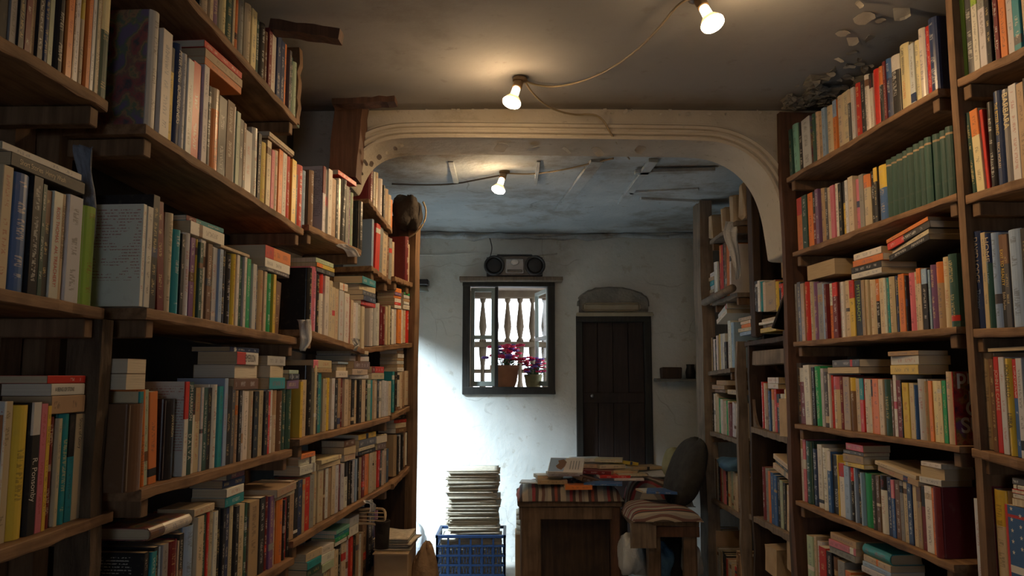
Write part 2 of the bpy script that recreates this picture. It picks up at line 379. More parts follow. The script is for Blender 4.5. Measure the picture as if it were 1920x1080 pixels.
def textmat(c):
    if c not in TXT: TXT[c] = plain('printed_ink_'+CLR[c][1].replace(' ', '_'), CLR[c][0], .5)
    return TXT[c]
BOOKS = []

def book_geom(t, d, h, hard):
    c = .0022 if hard else .0007; c = min(c, t*.2)
    if hard:
        bl = min(.009, t*.33)
        out = [(0, d, d), (0, bl+.007, .006), (.0012, bl+.004, .005)]
        inn = [(c, d), (c, bl+.007+c), (c+.001, bl+.004+c)]
        n = 6
        for i in range(n+1):
            a = i/n; out.append((t*a, bl*(2*a-1)**2, 0)); inn.append((min(max(t*a, c*1.2), t-c*1.2), bl*(2*a-1)**2+c*1.3))
        out += [(t-.0012, bl+.004, .005), (t, bl+.007, .006), (t, d, d)]; inn += [(t-c-.001, bl+.004+c), (t-c, bl+.007+c), (t-c, d)]
    else:
        r = min(.0014, t*.15)
        out = [(0, d, d), (0, r, .002), (r, 0, 0), (t-r, 0, 0), (t, r, .002), (t, d, d)]
        inn = [(c, d), (c, r+c), (r+c*.4, c), (t-r-c*.4, c), (t-c, r+c), (t-c, d)]
    n = len(out); V, LC, Fc = [], [], []
    for z in (0, h):
        for p in out: V.append((p[0], p[1], z)); LC.append((p[0], p[2], z))
        for p in inn: V.append((p[0], p[1], z)); LC.append((p[0], .01, z))
    for i in range(n-1):
        Fc.append((i, i+1, 2*n+i+1, 2*n+i)); Fc.append((n+i+1, n+i, 3*n+i, 3*n+i+1))
        Fc.append((i+1, i, n+i, n+i+1)); Fc.append((2*n+i, 2*n+i+1, 3*n+i+1, 3*n+i))
    Fc += [(0, 2*n, 3*n, n), (n-1, 2*n-1, 4*n-1, 3*n-1)]
    zb = .003 if hard else .0004; ye = .004 if hard else .0006; y0 = c*1.5+(.004 if hard else .0008)
    x0, x1 = c*1.05, t-c*1.05
    P = []
    ys = (y0, d*.5, d-ye)
    for z in (zb, h-zb):
        P += [(x0, y0, z), (x0, d-ye, z), ((x0+x1)/2, d-ye-(.0035 if hard else 0)*min(1, t/.03), z), (x1, d-ye, z), (x1, y0, z)]
    Pf = [(0, 1, 2, 3, 4), (9, 8, 7, 6, 5)] + [(i, i+5, (i+1) % 5+5, (i+1) % 5) for i in range(5)]
    return V, LC, Fc, P, Pf

def set_attrs(me, attrs):
    n = len(me.vertices)
    for name, ty, vals in attrs:
        a = me.attributes.new(name, ty, 'POINT')
        key = {'FLOAT_COLOR': 'color', 'FLOAT_VECTOR': 'vector', 'FLOAT': 'value'}[ty]
        a.data.foreach_set(key, vals)
def book_attrs(LC, ca, cb, ct, t, h, seed, bd, ro):
    n = len(LC)
    return [('ca', 'FLOAT_COLOR', [*ca, 1]*n), ('cb', 'FLOAT_COLOR', [*cb, 1]*n), ('ct', 'FLOAT_COLOR', [*ct, 1]*n),
            ('lc', 'FLOAT_VECTOR', [q for p in LC for q in p]), ('pa', 'FLOAT_VECTOR', [t, h, seed]*n), ('bd', 'FLOAT_VECTOR', list(bd)*n), ('ro', 'FLOAT', [ro]*n)]

TITLES = {}   # id -> (text, ink, share of the spine's length, where it starts from the top)
def add_book(mat, t, d, h, A, B=None, hard=False, shiny=False, style=0, tid=None, shelf=None, where=None, u=0, px=0, pages=None, group=None, wd=None):
    """registers a book; mat places its local frame (x thickness, y into, z height)"""
    BOOKS.append(dict(mat=mat, t=t, d=d, h=h, A=A, B=B, hard=hard, shiny=shiny, style=style, tid=tid, shelf=shelf, where=where, u=u, px=px, pages=pages, group=group, wd=wd))

def jit(c, a=.12):
    k = 1+random.uniform(-a, a); return tuple(min(.9, max(.005, q*k*(1+random.uniform(-.04, .04)))) for q in c)

import re
TK = re.compile(r'^([a-z])([a-z]?)([\d.]+)(?:,([\d.]+))?(.*)$')
SHELVES = {}
def edge_u(A, B, off, u):
    """point of the shelf edge line, pushed `off` into the shelf, that shows at pixel column u"""
    P, Q = A+off, B+off; q = (u-960)/F
    f = lambda p: p.x-q*(p.y*CT+(p.z-H)*ST)
    a, b = f(P), f(Q)
    s = a/(a-b) if abs(a-b) > 1e-9 else 0
    return P+(Q-P)*s
def row(key, u0, toks):
    """a row of upright books from pixel column u0 on; token = colour [band colour] width,height flags"""
    sh = SHELVES[key]; ln, A, B = sh['line'], sh['A'], sh['B']
    d = ln.d; R0 = Matrix.Rotation(ln.rz, 4, 'Z'); u = u0; hm = .2
    slope = (B.z-A.z)/max(1e-6, (Vector((B.x, B.y, 0))-Vector((A.x, A.y, 0))).length)
    for tk in toks.split():
        if tk[0] == '_': u += float(tk[1:]); continue
        m = TK.match(tk); cA, cB, w, hp, fl = m.groups(); w = float(w)
        hard = 'H' in fl; shiny = 'P' in fl or hard
        lean = float(re.search(r'/(-?[\d.]+)', fl).group(1)) if '/' in fl else 0
        st = int(re.search(r'@(\d)', fl).group(1)) if '@' in fl else 0
        tid = re.search(r'#(\w+)', fl).group(1) if '#' in fl else None
        dp = float(re.search(r'D([\d.]+)', fl).group(1))/1000 if 'D' in fl else None
        back = .018+random.uniform(0, .009)
        mb = re.search(r'B([\d.]+)', fl)
        if mb: back = float(mb.group(1))/1000
        off = ln.into*.018
        p0, p1 = edge_u(A, B, off, u), edge_u(A, B, off, u+w)
        t = (Vector((p1.x-p0.x, p1.y-p0.y, 0))).length-.0008
        push = ln.into*(back-.018); p0 = p0+push; p1 = p1+push
        D = proj(p0)[2]
        if hp: hm = float(hp)/F*D/ (CT)
        h = hm*(1 if hp else 1+random.uniform(-.045, .03))
        base = max(p0.z, p1.z)+.0006
        if lean > 0: base += t*sin(radians(lean))
        o = Vector((p0.x, p0.y, base))
        if not hard and t > .027: hard = random.random() < .5 and t < .06  # thicker books get a hardback binding at random
        dd = dp or min(.158, max(.105, h*(.66 if hard else .62)))
        ns = 1 if t < .06 or '@' in fl else int(math.ceil(t/.042))      # a span this wide is several volumes
        for q in range(ns):
            tq = t/ns-(.0006 if ns > 1 else 0)
            oq = o+d*(t/ns*q)
            hq = h*(1 if q == 0 else random.uniform(.95, 1.0)); cq = cA if q == 0 else random.choice([cA, cA, 'c', 'e', 'w', 'k', 'b', 's'])
            mt = Matrix.Translation(oq) @ R0 @ Matrix.Rotation(radians(lean), 4, 'Y')
            add_book(mt, tq, dd, hq, cq, (cB or None) if q == 0 else None, hard, shiny, st, tid if q == 0 else None, key, None, u+w*(q+.5)/ns, w/ns*h/D*F)
            BOOKS[-1]['flat'] = 'A' in fl
        u += w
PILES = {}
def pile(key, u0, v0, u1, items, tilt=0, near=True, yaw=0, out=.0, dep=None, name='stack', back=.02):
    """flat stack; the base's front edge runs from column u0 to u1, v0 is the row of its near end's bottom; items bottom to top: 'c12' [p = fore-edge outward]"""
    sh = SHELVES[key]; ln = sh['line']
    if ln.side > 0: v0, u1 = u1, v0          # on the right-hand cases the call reads (left column, right column, row)
    un = u0 if ln.side < 0 else u1
    off = ln.into*back
    q = ray(un, v0)  # front plane shifted inwards
    a2 = ln.a-.0*0
    # plane through line shifted by off
    a = ln.a + (off.x-ln.k*off.y)
    Pn = Vector((0, 0, H))+q*(a/(q.x-ln.k*q.y)); z0 = Pn.z
    # it rests on the tallest of the upright books beneath it
    tops = []
    for b in BOOKS:
        if b['shelf'] == key and b['where'] is None and u0-2 <= b['u'] <= u1+2:
            tz = b['mat'].translation.z+b['h']
            if abs(tz-z0) < .05: tops.append(tz)
    if tops and not tilt: z0 = max(tops)+.0015
    z = z0
    PILES.setdefault(key, []).append((u0+u1)/2); pid = len(PILES[key])-1
    for i, it in enumerate(items.split()):
        m = TK.match(it); cA, cB, w, hp, fl = m.groups()
        du = random.uniform(-.03, .03)*(u1-u0) if i else 0
        def col(u):
            P = Vector((ln.a, 0, z)); 
            # solve y for column u at height z on the shifted plane
            qq = (u-960)/F
            y = (a-qq*(z-H)*ST)/(qq*CT-ln.k)
            return Vector((a+ln.k*y, y, z))
        pa_, pb_ = col(u0+du), col(u1+du+random.uniform(-.05, .05)*(u1-u0)*(i > 0))
        h = (pb_-pa_).length; D = proj((pa_+pb_)/2)[2]
        t = float(w)/F*D/CT if ln.side > 0 or True else 0
        # thickness was read at the near end
        t = float(w)/F*proj(Pn)[2]
        h = min(h, .24); dd = dep or min(.2, max(.10, h*.64)); hard = 'H' in fl; po = 'p' in fl
        yw = radians(yaw+random.uniform(-4, 4)) if i or yaw else 0
        tid = re.search(r'#(\w+)', fl).group(1) if '#' in fl else None
        st = int(re.search(r'@(\d)', fl).group(1)) if '@' in fl else 0
        T = Matrix.Translation(pb_ if not po else pa_)
        if po: T = Matrix.Translation(pa_+ln.into*dd)
        mt = T @ Matrix.Rotation(ln.rz+(pi if po else 0)+yw, 4, 'Z') @ Matrix.Rotation(-pi/2, 4, 'Y')
        if tilt:
            piv = pa_ if tilt > 0 else pb_
            side = Vector((ln.into.x, ln.into.y, 0))
            mt = Matrix.Translation(piv) @ Matrix.Rotation(radians(-tilt) , 4, side) @ Matrix.Translation(-piv) @ mt
            mt = Matrix.Translation(Vector((0, 0, 0))) @ mt
        add_book(mt, t, dd, h, cA, cB or None, hard, hard or 'P' in fl, st, tid, key, ('pile', pid, i), (u0+u1)/2, h*t/D/D*F*F)
        z += t+.0008

def loose_book(o, rx, ry, rz, t, d, h, A, where, B=None, hard=False, style=0, tid=None, px=2000):
    mt = Matrix.Translation(Vector(o)) @ Matrix.Rotation(rz, 4, 'Z') @ Matrix.Rotation(ry, 4, 'Y') @ Matrix.Rotation(rx, 4, 'X')
    add_book(mt, t, d, h, A, B, hard, hard, style, tid, None, ('loose', where), 0, px)

NUM = ['first', 'second', 'third', 'fourth', 'fifth', 'sixth', 'seventh', 'eighth', 'ninth', 'tenth', 'eleventh', 'twelfth', 'thirteenth', 'fourteenth', 'fifteenth', 'sixteenth', 'seventeenth', 'eighteenth', 'nineteenth', 'twentieth', 'twenty-first', 'twenty-second', 'twenty-third', 'twenty-fourth']
def realise_books(limit_paper=315, limit_hard=315):
    random.seed(11)
    for b in BOOKS:
        if b['tid']: b['px'] = 99999
    rest = []
    for hard, lim in ((True, limit_hard), (False, limit_paper)):
        g = sorted([b for b in BOOKS if b['hard'] == hard], key=lambda b: -b['px'])
        rest += g[lim:]
    rid = {id(b) for b in rest}
    # labels
    rows = {}
    for b in BOOKS:
        b['cn'] = CLR[b['A']][1]
        if b['where'] is None: rows.setdefault(b['shelf'], []).append(b)
    used = {}
    def size(b):
        s = ''
        if b['t'] > .045: s = 'thick '
        elif b['t'] < .013: s = 'slim '
        elif b['h'] > .245: s = 'tall '
        elif b['h'] < .165: s = 'short '
        return s
    for key, bs in rows.items():
        ph = SHELVES[key]['phrase']
        for i, b in enumerate(bs):
            kd = 'hardback' if b['hard'] else 'paperback'
            two = (' with %s band' % CLR[b['B']][1]) if b['B'] else ''
            l = bs[i-1]['cn'] if i else None; r = bs[i+1]['cn'] if i+1 < len(bs) else None
            nb = f'between {l} and {r}' if l and r else (f'next to {r}' if r else f'next to {l}')
            b['lab'] = f"{size(b)}{b['cn']}{two} {kd} {nb}, {ph}" if b.get('lab') is None else b['lab']
            if l is None or r is None: b['lab'] = f"{size(b)}{b['cn']}{two} {kd} at {'left' if l is None else 'right'} end, {ph}"
            used.setdefault(b['lab'], []).append(b)
    for lab, bs in list(used.items()):
        if len(bs) > 1:
            for b in bs:
                same = [x for x in rows[b['shelf']] if x['cn'] == b['cn']]
                k = same.index(b); kd = 'hardback' if b['hard'] else 'paperback'
                ph = SHELVES[b['shelf']]['phrase']
                b['lab'] = f"{b['cn']} {kd}, {NUM[k]} {b['cn']} spine from left, {ph}"
    for b in BOOKS:
        kd = 'hardback' if b['hard'] else 'paperback'
        if b['where'] and b['where'][0] == 'pile':
            _, pid, i = b['where']; us = sorted(PILES[b['shelf']]); k = us.index(PILES[b['shelf']][pid])
            n = sum(1 for x in BOOKS if x['where'] and x['where'][0] == 'pile' and x['shelf'] == b['shelf'] and x['where'][1] == pid)
            pos = 'alone' if n == 1 else ('on top' if i == n-1 else ('at bottom' if i == 0 else NUM[i]+' up'))
            st = f'of {NUM[k]} stack from left' if len(us) > 1 else 'of the flat stack'
            b['lab'] = f"{b['cn']} {kd} lying {pos} {st}, {SHELVES[b['shelf']]['phrase']}"
            if pos == 'alone': b['lab'] = f"{b['cn']} {kd} lying alone on the upright row ({NUM[k]} flat pile), {SHELVES[b['shelf']]['phrase']}"
        elif b['where'] and b['where'][0] == 'loose': b['lab'] = b['where'][1]
    for b in BOOKS:
        if len(b['lab'].split()) > 16: b['lab'] = b['lab'].replace('thick ', '', 1).replace('tall ', '', 1)
        if len(b['lab'].split()) > 16: b['lab'] = b['lab'].replace('pale ', '').replace('light ', '').replace(' with ', ' with ').replace('dark green', 'green')
    seen = {}
    for b in BOOKS:
        if b['lab'] in seen and id(b) not in rid: print('DUPLABEL', b['lab'])
        seen[b['lab']] = 1
        if len(b['lab'].split()) > 16: print('LONG', b['lab'])
    SV = {'c': [[], [], [], [], [], [], [], [], []], 'p': [[], [], []]}
    for b in BOOKS:
        V, LC, Fc, P, Pf = book_geom(b['t'], b['d'], b['h'], b['hard'])
        A = jit(CLR[b['A']][0]); seed = random.uniform(0, 99)
        lum = sum(A)/3
        Tc = random.choice([(.75, .70, .60), (.70, .55, .25), (.8, .8, .78)]) if lum < .22 else random.choice([(.05, .04, .05), (.08, .06, .05), (.40, .05, .04), (.05, .08, .2)])
        if b['B']:
            B = jit(CLR[b['B']][0]); s0 = random.choice([.68, .6, .75]); bd = [s0, 1.1]
        elif random.random() < .22 and not b['tid']:
            B = jit(CLR[random.choice('wkcnrabezo')][0]); s0 = random.choice([.08, .8, .45, .25, .66]); bd = [s0, s0+random.uniform(.05, .14)]
        else: B = A; bd = [2, 3]
        st = b['style']
        if b['tid'] in TITLES: st = 9
        ro = random.uniform(.27, .40) if b['shiny'] else random.uniform(.4, .6)
        if b['style'] == 9: ro = .5
        if b['style'] == 9 and b['B']: bd = [.885, .915]
        at = book_attrs(LC, A, B, Tc, b['t'], b['h'], seed, (bd[0], bd[1], st), ro)
        pg = random.choice([(.62, .52, .36), (.55, .44, .29), (.66, .58, .44), (.50, .38, .23), (.70, .64, .54)])
        if b['pages']: pg = b['pages']
        if id(b) in rid:
            q = SV['c']; n0 = len(q[0]); q[0] += [tuple(b['mat'] @ Vector(p)) for p in V]; q[1] += [tuple(n0+i for i in f) for f in Fc]
            for j, a in enumerate(at): q[2+j] += a[2]
            q = SV['p']; n0 = len(q[0]); q[0] += [tuple(b['mat'] @ Vector(p)) for p in P]; q[1] += [tuple(n0+i for i in f) for f in Pf]; q[2] += [*pg, 1]*len(P)
            continue
        nm = 'hardback_book' if b['hard'] else 'paperback_book'
        root = thing(nm, b['lab'], 'book', group=(b['group'] or ('books on the '+SHELVES[b['shelf']]['phrase'] if b['shelf'] else 'books heaped on the table')))
        root.matrix_world = b['mat']
        me = bpy.data.meshes.new('cover'); me.from_pydata(V, [], Fc); me.materials.append(M['cover']); set_attrs(me, at)
        link(bpy.data.objects.new('cover', me), root)
        me = bpy.data.meshes.new('page_block'); me.from_pydata(P, [], Pf); me.materials.append(M['pages'])
        set_attrs(me, [('ca', 'FLOAT_COLOR', [*pg, 1]*len(P)), ('lc', 'FLOAT_VECTOR', [x for p in P for x in p])])
        link(bpy.data.objects.new('page_block', me), root)
        if b['tid'] == 'cover':        # big white letters on the board that faces the room
            for s_, y_, z_ in (('pr', .012, .84), ('r', .045, .60), ('C', .035, .40), ('SU', .018, .17)):
                cu = bpy.data.curves.new('lettering', 'FONT'); cu.body = s_; cu.size = .062; cu.offset = .0015
                ob = bpy.data.objects.new('lettering', cu); link(ob); me = bpy.data.meshes.new_from_object(ob); bpy.data.objects.remove(ob)
                me.materials.clear(); me.materials.append(textmat('w')); ob = bpy.data.objects.new('lettering', me); link(ob, root)
                ob.matrix_local = Matrix(((0, 0, 1, b['t']+.0005), (1, 0, 0, y_), (0, 1, 0, b['h']*z_), (0, 0, 0, 1)))
        if b['tid'] == 'coast':        # cover picture: blue sky and a dark headland over white
            t_, d_, h_ = b['t']+.0004, b['d'], b['h']
            mb = MB(); mb.add([(t_, .004, h_*.55), (t_, d_-.004, h_*.55), (t_, d_-.004, h_*.99), (t_, .004, h_*.99)], [(0, 1, 2, 3)]); mb.build('cover_picture', textmat('l'), root)
            mb = MB(); mb.add([(t_+.0003, d_*a_, h_*c_) for a_, c_ in ((.15, .62), (.25, .74), (.42, .80), (.6, .72), (.8, .76), (.9, .60), (.7, .50), (.4, .53))], [tuple(range(8))]); mb.build('cover_picture', textmat('b'), root)
            for k_ in range(4):
                mb = MB(); z_ = h_*(.36-.08*k_); mb.box(t_, t_+.0002, d_*.2, d_*.8, z_, z_+h_*.03); mb.build('cover_lines', textmat('a'), root)
        if b['tid'] == 'stars':
            for k_ in range(9):
                xs, zs = b['t']*(.25+.5*(k_ % 2)), b['h']*(.97-.052*k_); pts = []
                for q_ in range(10):
                    rr = (.0065 if q_ % 2 == 0 else .0027); aa = pi/2+q_*pi/5; pts.append((xs+rr*cos(aa), -.0004, zs+rr*sin(aa)))
                mb = MB(); mb.add(pts, [tuple(range(10))]); mb.build('star', textmat('w'), root)
            for k_ in range(3):
                mb = MB(); z_ = b['h']*(.06+.15*k_); mb.box(.0015, b['t']-.0015, -.0005, -.0003, z_, z_+b['h']*.07); mb.build('stripe', textmat('w'), root)
        for tt in (TITLES.get(b['tid']) or []):
            s, ink, frac, z0 = tt[:4]; xo = tt[4] if len(tt) > 4 else .5; maxw = tt[5] if len(tt) > 5 else .62
            cu = bpy.data.curves.new('title', 'FONT'); cu.body = s; cu.size = 1; cu.extrude = 0
            cu.materials.append(textmat(ink)); ob = bpy.data.objects.new('title', cu); link(ob, root)
            wid = max(.1, .58*len(s)); want = frac*b['h']
            sx = want/wid; sy = min(sx*1.5, b['t']*maxw/.72)
            cu.align_y = 'CENTER'; cu.align_x = 'LEFT'
            me = bpy.data.meshes.new_from_object(ob); bpy.data.objects.remove(ob); bpy.data.curves.remove(cu)
            me.name = 'title'; ob = bpy.data.objects.new('title', me); link(ob, root)
            # baseline runs down the spine, letters' tops towards +x
            mt = Matrix(((0, 1, 0, b['t']*xo), (0, 0, -1, -.0004), (-1, 0, 0, b['h']*(1-z0)), (0, 0, 0, 1)))
            ob.matrix_local = mt @ Matrix.Diagonal((sx, sy, 1, 1))
    if SV['c'][0]:
        q = SV['c']; root = thing('books', 'small distant books filling the rest of the shelves around and beyond the arch', 'books'); root['kind'] = 'stuff'
        me = bpy.data.meshes.new('covers'); me.from_pydata(q[0], [], q[1]); me.materials.append(M['cover'])
        set_attrs(me, [(n, ty, q[2+j]) for j, (n, ty) in enumerate((('ca', 'FLOAT_COLOR'), ('cb', 'FLOAT_COLOR'), ('ct', 'FLOAT_COLOR'), ('lc', 'FLOAT_VECTOR'), ('pa', 'FLOAT_VECTOR'), ('bd', 'FLOAT_VECTOR'), ('ro', 'FLOAT')))])
        link(bpy.data.objects.new('covers', me), root)
        q = SV['p']; me = bpy.data.meshes.new('page_blocks'); me.from_pydata(q[0], [], q[1]); me.materials.append(M['pages'])
        set_attrs(me, [('ca', 'FLOAT_COLOR', q[2]), ('lc', 'FLOAT_VECTOR', [x for p in q[0] for x in p])])
        link(bpy.data.objects.new('page_blocks', me), root)
    print('BOOKS', len(BOOKS), 'hard', sum(b['hard'] for b in BOOKS), 'rest', len(rest))

# ------------------------------------------------------------------ bookcases
def shelf(key, line, u0, v0, u1, v1, phrase):
    SHELVES[key] = dict(line=line, A=line.pt(u0, v0), B=line.pt(u1, v1), phrase=phrase)
def plank(root, key, ext0=.0, ext1=.0, depth=.27, th=.024, battens=True, sag=.004, m='shelf', bat0=True, bat1=True):
    sh = SHELVES[key]; A, B, ln = sh['A'].copy(), sh['B'].copy(), sh['line']
    dirv = (B-A).normalized(); A -= dirv*ext0; B += dirv*ext1; n = 14; Lg = (B-A).length
    mb = MB(); rs = random.Random(key)
    vs = []
    for i in range(n+1):
        s = i/n; p = A+(B-A)*s
        w = rs.uniform(-.003, .003)
        for (o, z) in ((w, -.002), (w+.0015, 0), (depth, 0), (depth, -th), (w+.002, -th+rs.uniform(-.003, .003)), (w, -th+.003)):
            q = p+ln.into*o; vs.append((q.x, q.y, q.z+z))
    k = 6
    fs = [(i*k+j, i*k+(j+1) % k, (i+1)*k+(j+1) % k, (i+1)*k+j) for i in range(n) for j in range(k)] + [tuple(range(k)), tuple(n*k+j for j in range(k))]
    o = MB(); o.add([Vector(v)-A for v in vs], fs)
    ob = o.build('shelf_plank', m, root); 
    # the grain follows the plank: give the mesh its own frame
    R = Matrix.Rotation(ln.rz, 4, 'Z'); ob.data.transform(R.inverted()); ob.matrix_world = Matrix.Translation(A) @ R
    if battens:
        for flag, P, sgn in ((bat0, A, 1), (bat1, B, -1)):
            if not flag: continue
            q = P+dirv*(sgn*.035)+ln.into*.012
            fm = frame(q, ln.d, ln.into); b2 = MB(); b2.box(-.016, .016, 0, .24, -th-.042, -th-.002, None, .002)
            bo = b2.build('batten', 'post', root); bo.matrix_world = fm
def upright(root, line, u, v, z0, z1, w=.05, off0=.195, off1=.25, m='post', wob=.006, name='upright', sh=0):
    """rough vertical board: width w along the case, from off0 to off1 into it"""
    P = line.pt(u, v); rs = random.Random(u*7+v); mb = MB(); n = 9
    vs = []
    for i in range(n+1):
        z = z0+(z1-z0)*i/n; a, b = rs.uniform(-wob, wob), rs.uniform(-wob, wob)
        vs += [(sh+a, off0+b, z), (sh+w+a, off0+b, z), (sh+w+a*.5, off1, z), (sh+a*.5, off1, z)]
    fs = [(i*4+j, i*4+(j+1) % 4, i*4+4+(j+1) % 4, i*4+4+j) for i in range(n) for j in range(4)] + [(0, 3, 2, 1), tuple(n*4+j for j in range(4))]
    mb.add(vs, fs); o = mb.build(name, m, root); o.matrix_world = frame(Vector((P.x, P.y, 0)), line.d, line.into); return o

# ================================================================== the room
YA, YB = 3.55, 3.80                       # arch wall
YF = 6.30                                  # far wall
ZC = PY(960, 206, YA).z                    # front ceiling
ZB = PY(960, 437, YF).z                    # back room ceiling

mb = MB(); mb.box(-3.2, 2.6, -1.6, 8.5, -.06, 0); struct(mb.build('floor', 'floor'))
mb = MB()
mb.grid(lambda a, b: (-1.7+4.0*a, -1.6+(YA+1.6)*b, ZC+.006*sin(9*a+4*b)+.004*sin(17*b+3*a)), 40, 50, lambda p: Vector((p.x, p.y, ZC+.14)))
ceiling = struct(mb.build('ceiling', 'ceil', smooth=True))
mb = MB()
mb.grid(lambda a, b: (-1.7+4.0*a, YB-.02+(YF+.2-YB)*b, ZB+.008*sin(11*a+6*b)+.006*sin(21*b+5*a)), 40, 40, lambda p: Vector((p.x, p.y, ZB+.14)))
bc = struct(mb.build('ceiling_back', 'backceil', smooth=True))
# boards and cover strips nailed under the back ceiling
for (ua, va, ub, vb, w) in ((1120, 300, 1050, 392, .07), (1225, 300, 1165, 380, .05), (1340, 318, 1190, 322, .05), (1310, 352, 1180, 360, .04), (845, 300, 855, 340, .03), (1010, 300, 1004, 345, .02), (1330, 378, 1200, 372, .04)):
    a, b = PZ(ua, va, ZB-.006), PZ(ub, vb, ZB-.006); d = (b-a); Lg = d.length; ang = atan2(d.y, d.x)
    m = MB(); m.box(0, Lg, -w/2, w/2, -.012, .008, Matrix.Translation(a) @ Matrix.Rotation(ang, 4, 'Z'), .002); m.build('ceiling_board', 'backceil', bc)

# side walls (behind the shelves)
def side_wall(name, x0, y0, x1, y1, z1, holes=None, th=.15, sgn=-1, m='sidewall'):
    mb = MB()
    d = Vector((x1-x0, y1-y0, 0)); n = Vector((-d.y, d.x, 0)).normalized()*th*sgn
    vs = [Vector((x0, y0, 0)), Vector((x1, y1, 0)), Vector((x1, y1, 0))+n, Vector((x0, y0, 0))+n]
    vs = vs + [v+Vector((0, 0, z1)) for v in vs]
    mb.add(vs, [(0, 3, 2, 1), (4, 5, 6, 7), (0, 1, 5, 4), (1, 2, 6, 5), (2, 3, 7, 6), (3, 0, 4, 7)])
    return struct(mb.build(name, m))
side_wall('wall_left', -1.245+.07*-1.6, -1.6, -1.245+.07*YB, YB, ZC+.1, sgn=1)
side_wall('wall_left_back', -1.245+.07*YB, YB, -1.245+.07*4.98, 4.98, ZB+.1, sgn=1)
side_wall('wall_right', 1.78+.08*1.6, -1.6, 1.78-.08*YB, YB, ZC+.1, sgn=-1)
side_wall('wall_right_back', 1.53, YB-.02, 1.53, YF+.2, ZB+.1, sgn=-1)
# left wall past the shelves: open side door between y 5.05 and 6.15
XL = -1.0
mb = MB(); mb.box(XL-.2, XL, 4.98, 5.03, 0, ZB+.1); mb.box(XL-.2, XL, 6.2, YF+.2, 0, ZB+.1); mb.box(XL-.2, XL, 5.03, 6.2, 1.98, ZB+.1)
struct(mb.build('wall_left_doorway', 'farwall'))
mb = MB()
for s in ((5.03, 5.06), (6.17, 6.2)): mb.box(XL-.21, XL+.01, s[0], s[1], 0, 1.98)
mb.box(XL-.21, XL+.01, 5.03, 6.2, 1.95, 1.98); struct(mb.build('door_1', 'winframe'))
# unseen walls and slab added outside the side door to block most sky light
mb = MB(); mb.box(-3.15, -3.0, 3.0, 7.6, 0, 3.6); mb.box(-3.0, XL-.2, 7.3, 7.45, 0, 3.6); mb.box(-3.0, -1.6, 3.0, 3.15, 0, 3.6); mb.box(-3.0, XL-.2, 5.3, 7.3, 3.3, 3.42)
struct(mb.build('wall_yard', 'sidewall'))
# rear wall with the shop front opening behind the camera
mb = MB(); mb.box(-1.7, -.1, -1.75, -1.6, 0, ZC+.1); mb.box(.5, 2.3, -1.75, -1.6, 0, ZC+.1); mb.box(-.1, .5, -1.75, -1.6, 1.75, ZC+.1); mb.box(-.1, .5, -1.75, -1.6, 0, 1.1)
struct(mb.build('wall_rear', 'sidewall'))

# ---- arch wall
outl = [(470, 346), (560, 346), (650, 346), (657, 340), (665, 318), (680, 292), (702, 275), (730, 266), (765, 262), (900, 262), (1050, 264), (1200, 266), (1300, 267), (1345, 270), (1385, 284), (1418, 308), (1443, 342), (1459, 386), (1468, 440), (1472, 466), (1473, 476), (1490, 478), (1540, 478)]
P_ = [PY(u, v, YA) for u, v in outl]
JZ = P_[-1].z; JL = P_[0].z
# smooth the outline
def chaikin(p, n=2):
    for _ in range(n):
        q = [p[0]]
        for a, b in zip(p[:-1], p[1:]): q += [a*.75+b*.25, a*.25+b*.75]
        p = q+[p[-1]]
    return p
P_ = chaikin(P_); XO0, XO1 = -1.14, 1.5
ps = P_; n = len(ps); vs, fs = [], []
for p in ps: vs += [(p.x, YA, p.z), (p.x, YB, p.z)]
tp = len(vs)
for p in ps:
    vs += [(p.x, YA, ZC+.05), (p.x, YB, ZC+.05)]
for i in range(n-1):
    a, b = 2*i, 2*i+2
    fs += [(a, b, b+1, a+1)]
    fs += [(a, tp+a, tp+b, b), (a+1, b+1, tp+b+1, tp+a+1)]
for x in (XO0, XO1):
    e = ps[0] if x < 0 else ps[-1]; b = len(vs)
    zf = JL if x < 0 else JZ
    vs += [(x, YA, zf), (e.x, YA, zf), (e.x, YA, ZC+.05), (x, YA, ZC+.05), (x, YB, zf), (e.x, YB, zf), (e.x, YB, ZC+.05), (x, YB, ZC+.05)]
    fs += [(b, b+1, b+2, b+3), (b+5, b+4, b+7, b+6), (b, b+4, b+5, b+1)]
mb = MB(); mb.add(vs, fs); archw = struct(mb.build('wall_arch', 'arch'))
# moulding: stepped ribs following the outline
sel = [p for p in ps if p.z > JZ+.005 and p.x < PY(1474, 400, YA).x+.003 and p.x > PY(655, 340, YA).x]
prof = [(.0, 0), (.002, .030), (.012, .034), (.016, .022), (.022, .020), (.026, .034), (.036, .038), (.041, .026), (.050, .024), (.054, .036), (.066, .040), (.072, .028), (.078, .016), (.088, .014), (.093, .0)]
vs, fs = [], []; k = len(prof)
for i, p in enumerate(sel):
    t = (sel[min(i+1, len(sel)-1)]-sel[max(i-1, 0)]).normalized(); nn = Vector((-t.z, 0, t.x))
    if nn.z < 0 and abs(nn.z) > .2: nn = -nn
    for o, pr in prof: vs.append((p.x+nn.x*o, YA-pr, p.z+nn.z*o))
fs = [(i*k+j, (i+1)*k+j, (i+1)*k+j+1, i*k+j+1) for i in range(len(sel)-1) for j in range(k-1)]
mb = MB(); mb.add(vs, fs); mb.build('moulding', 'arch', archw)
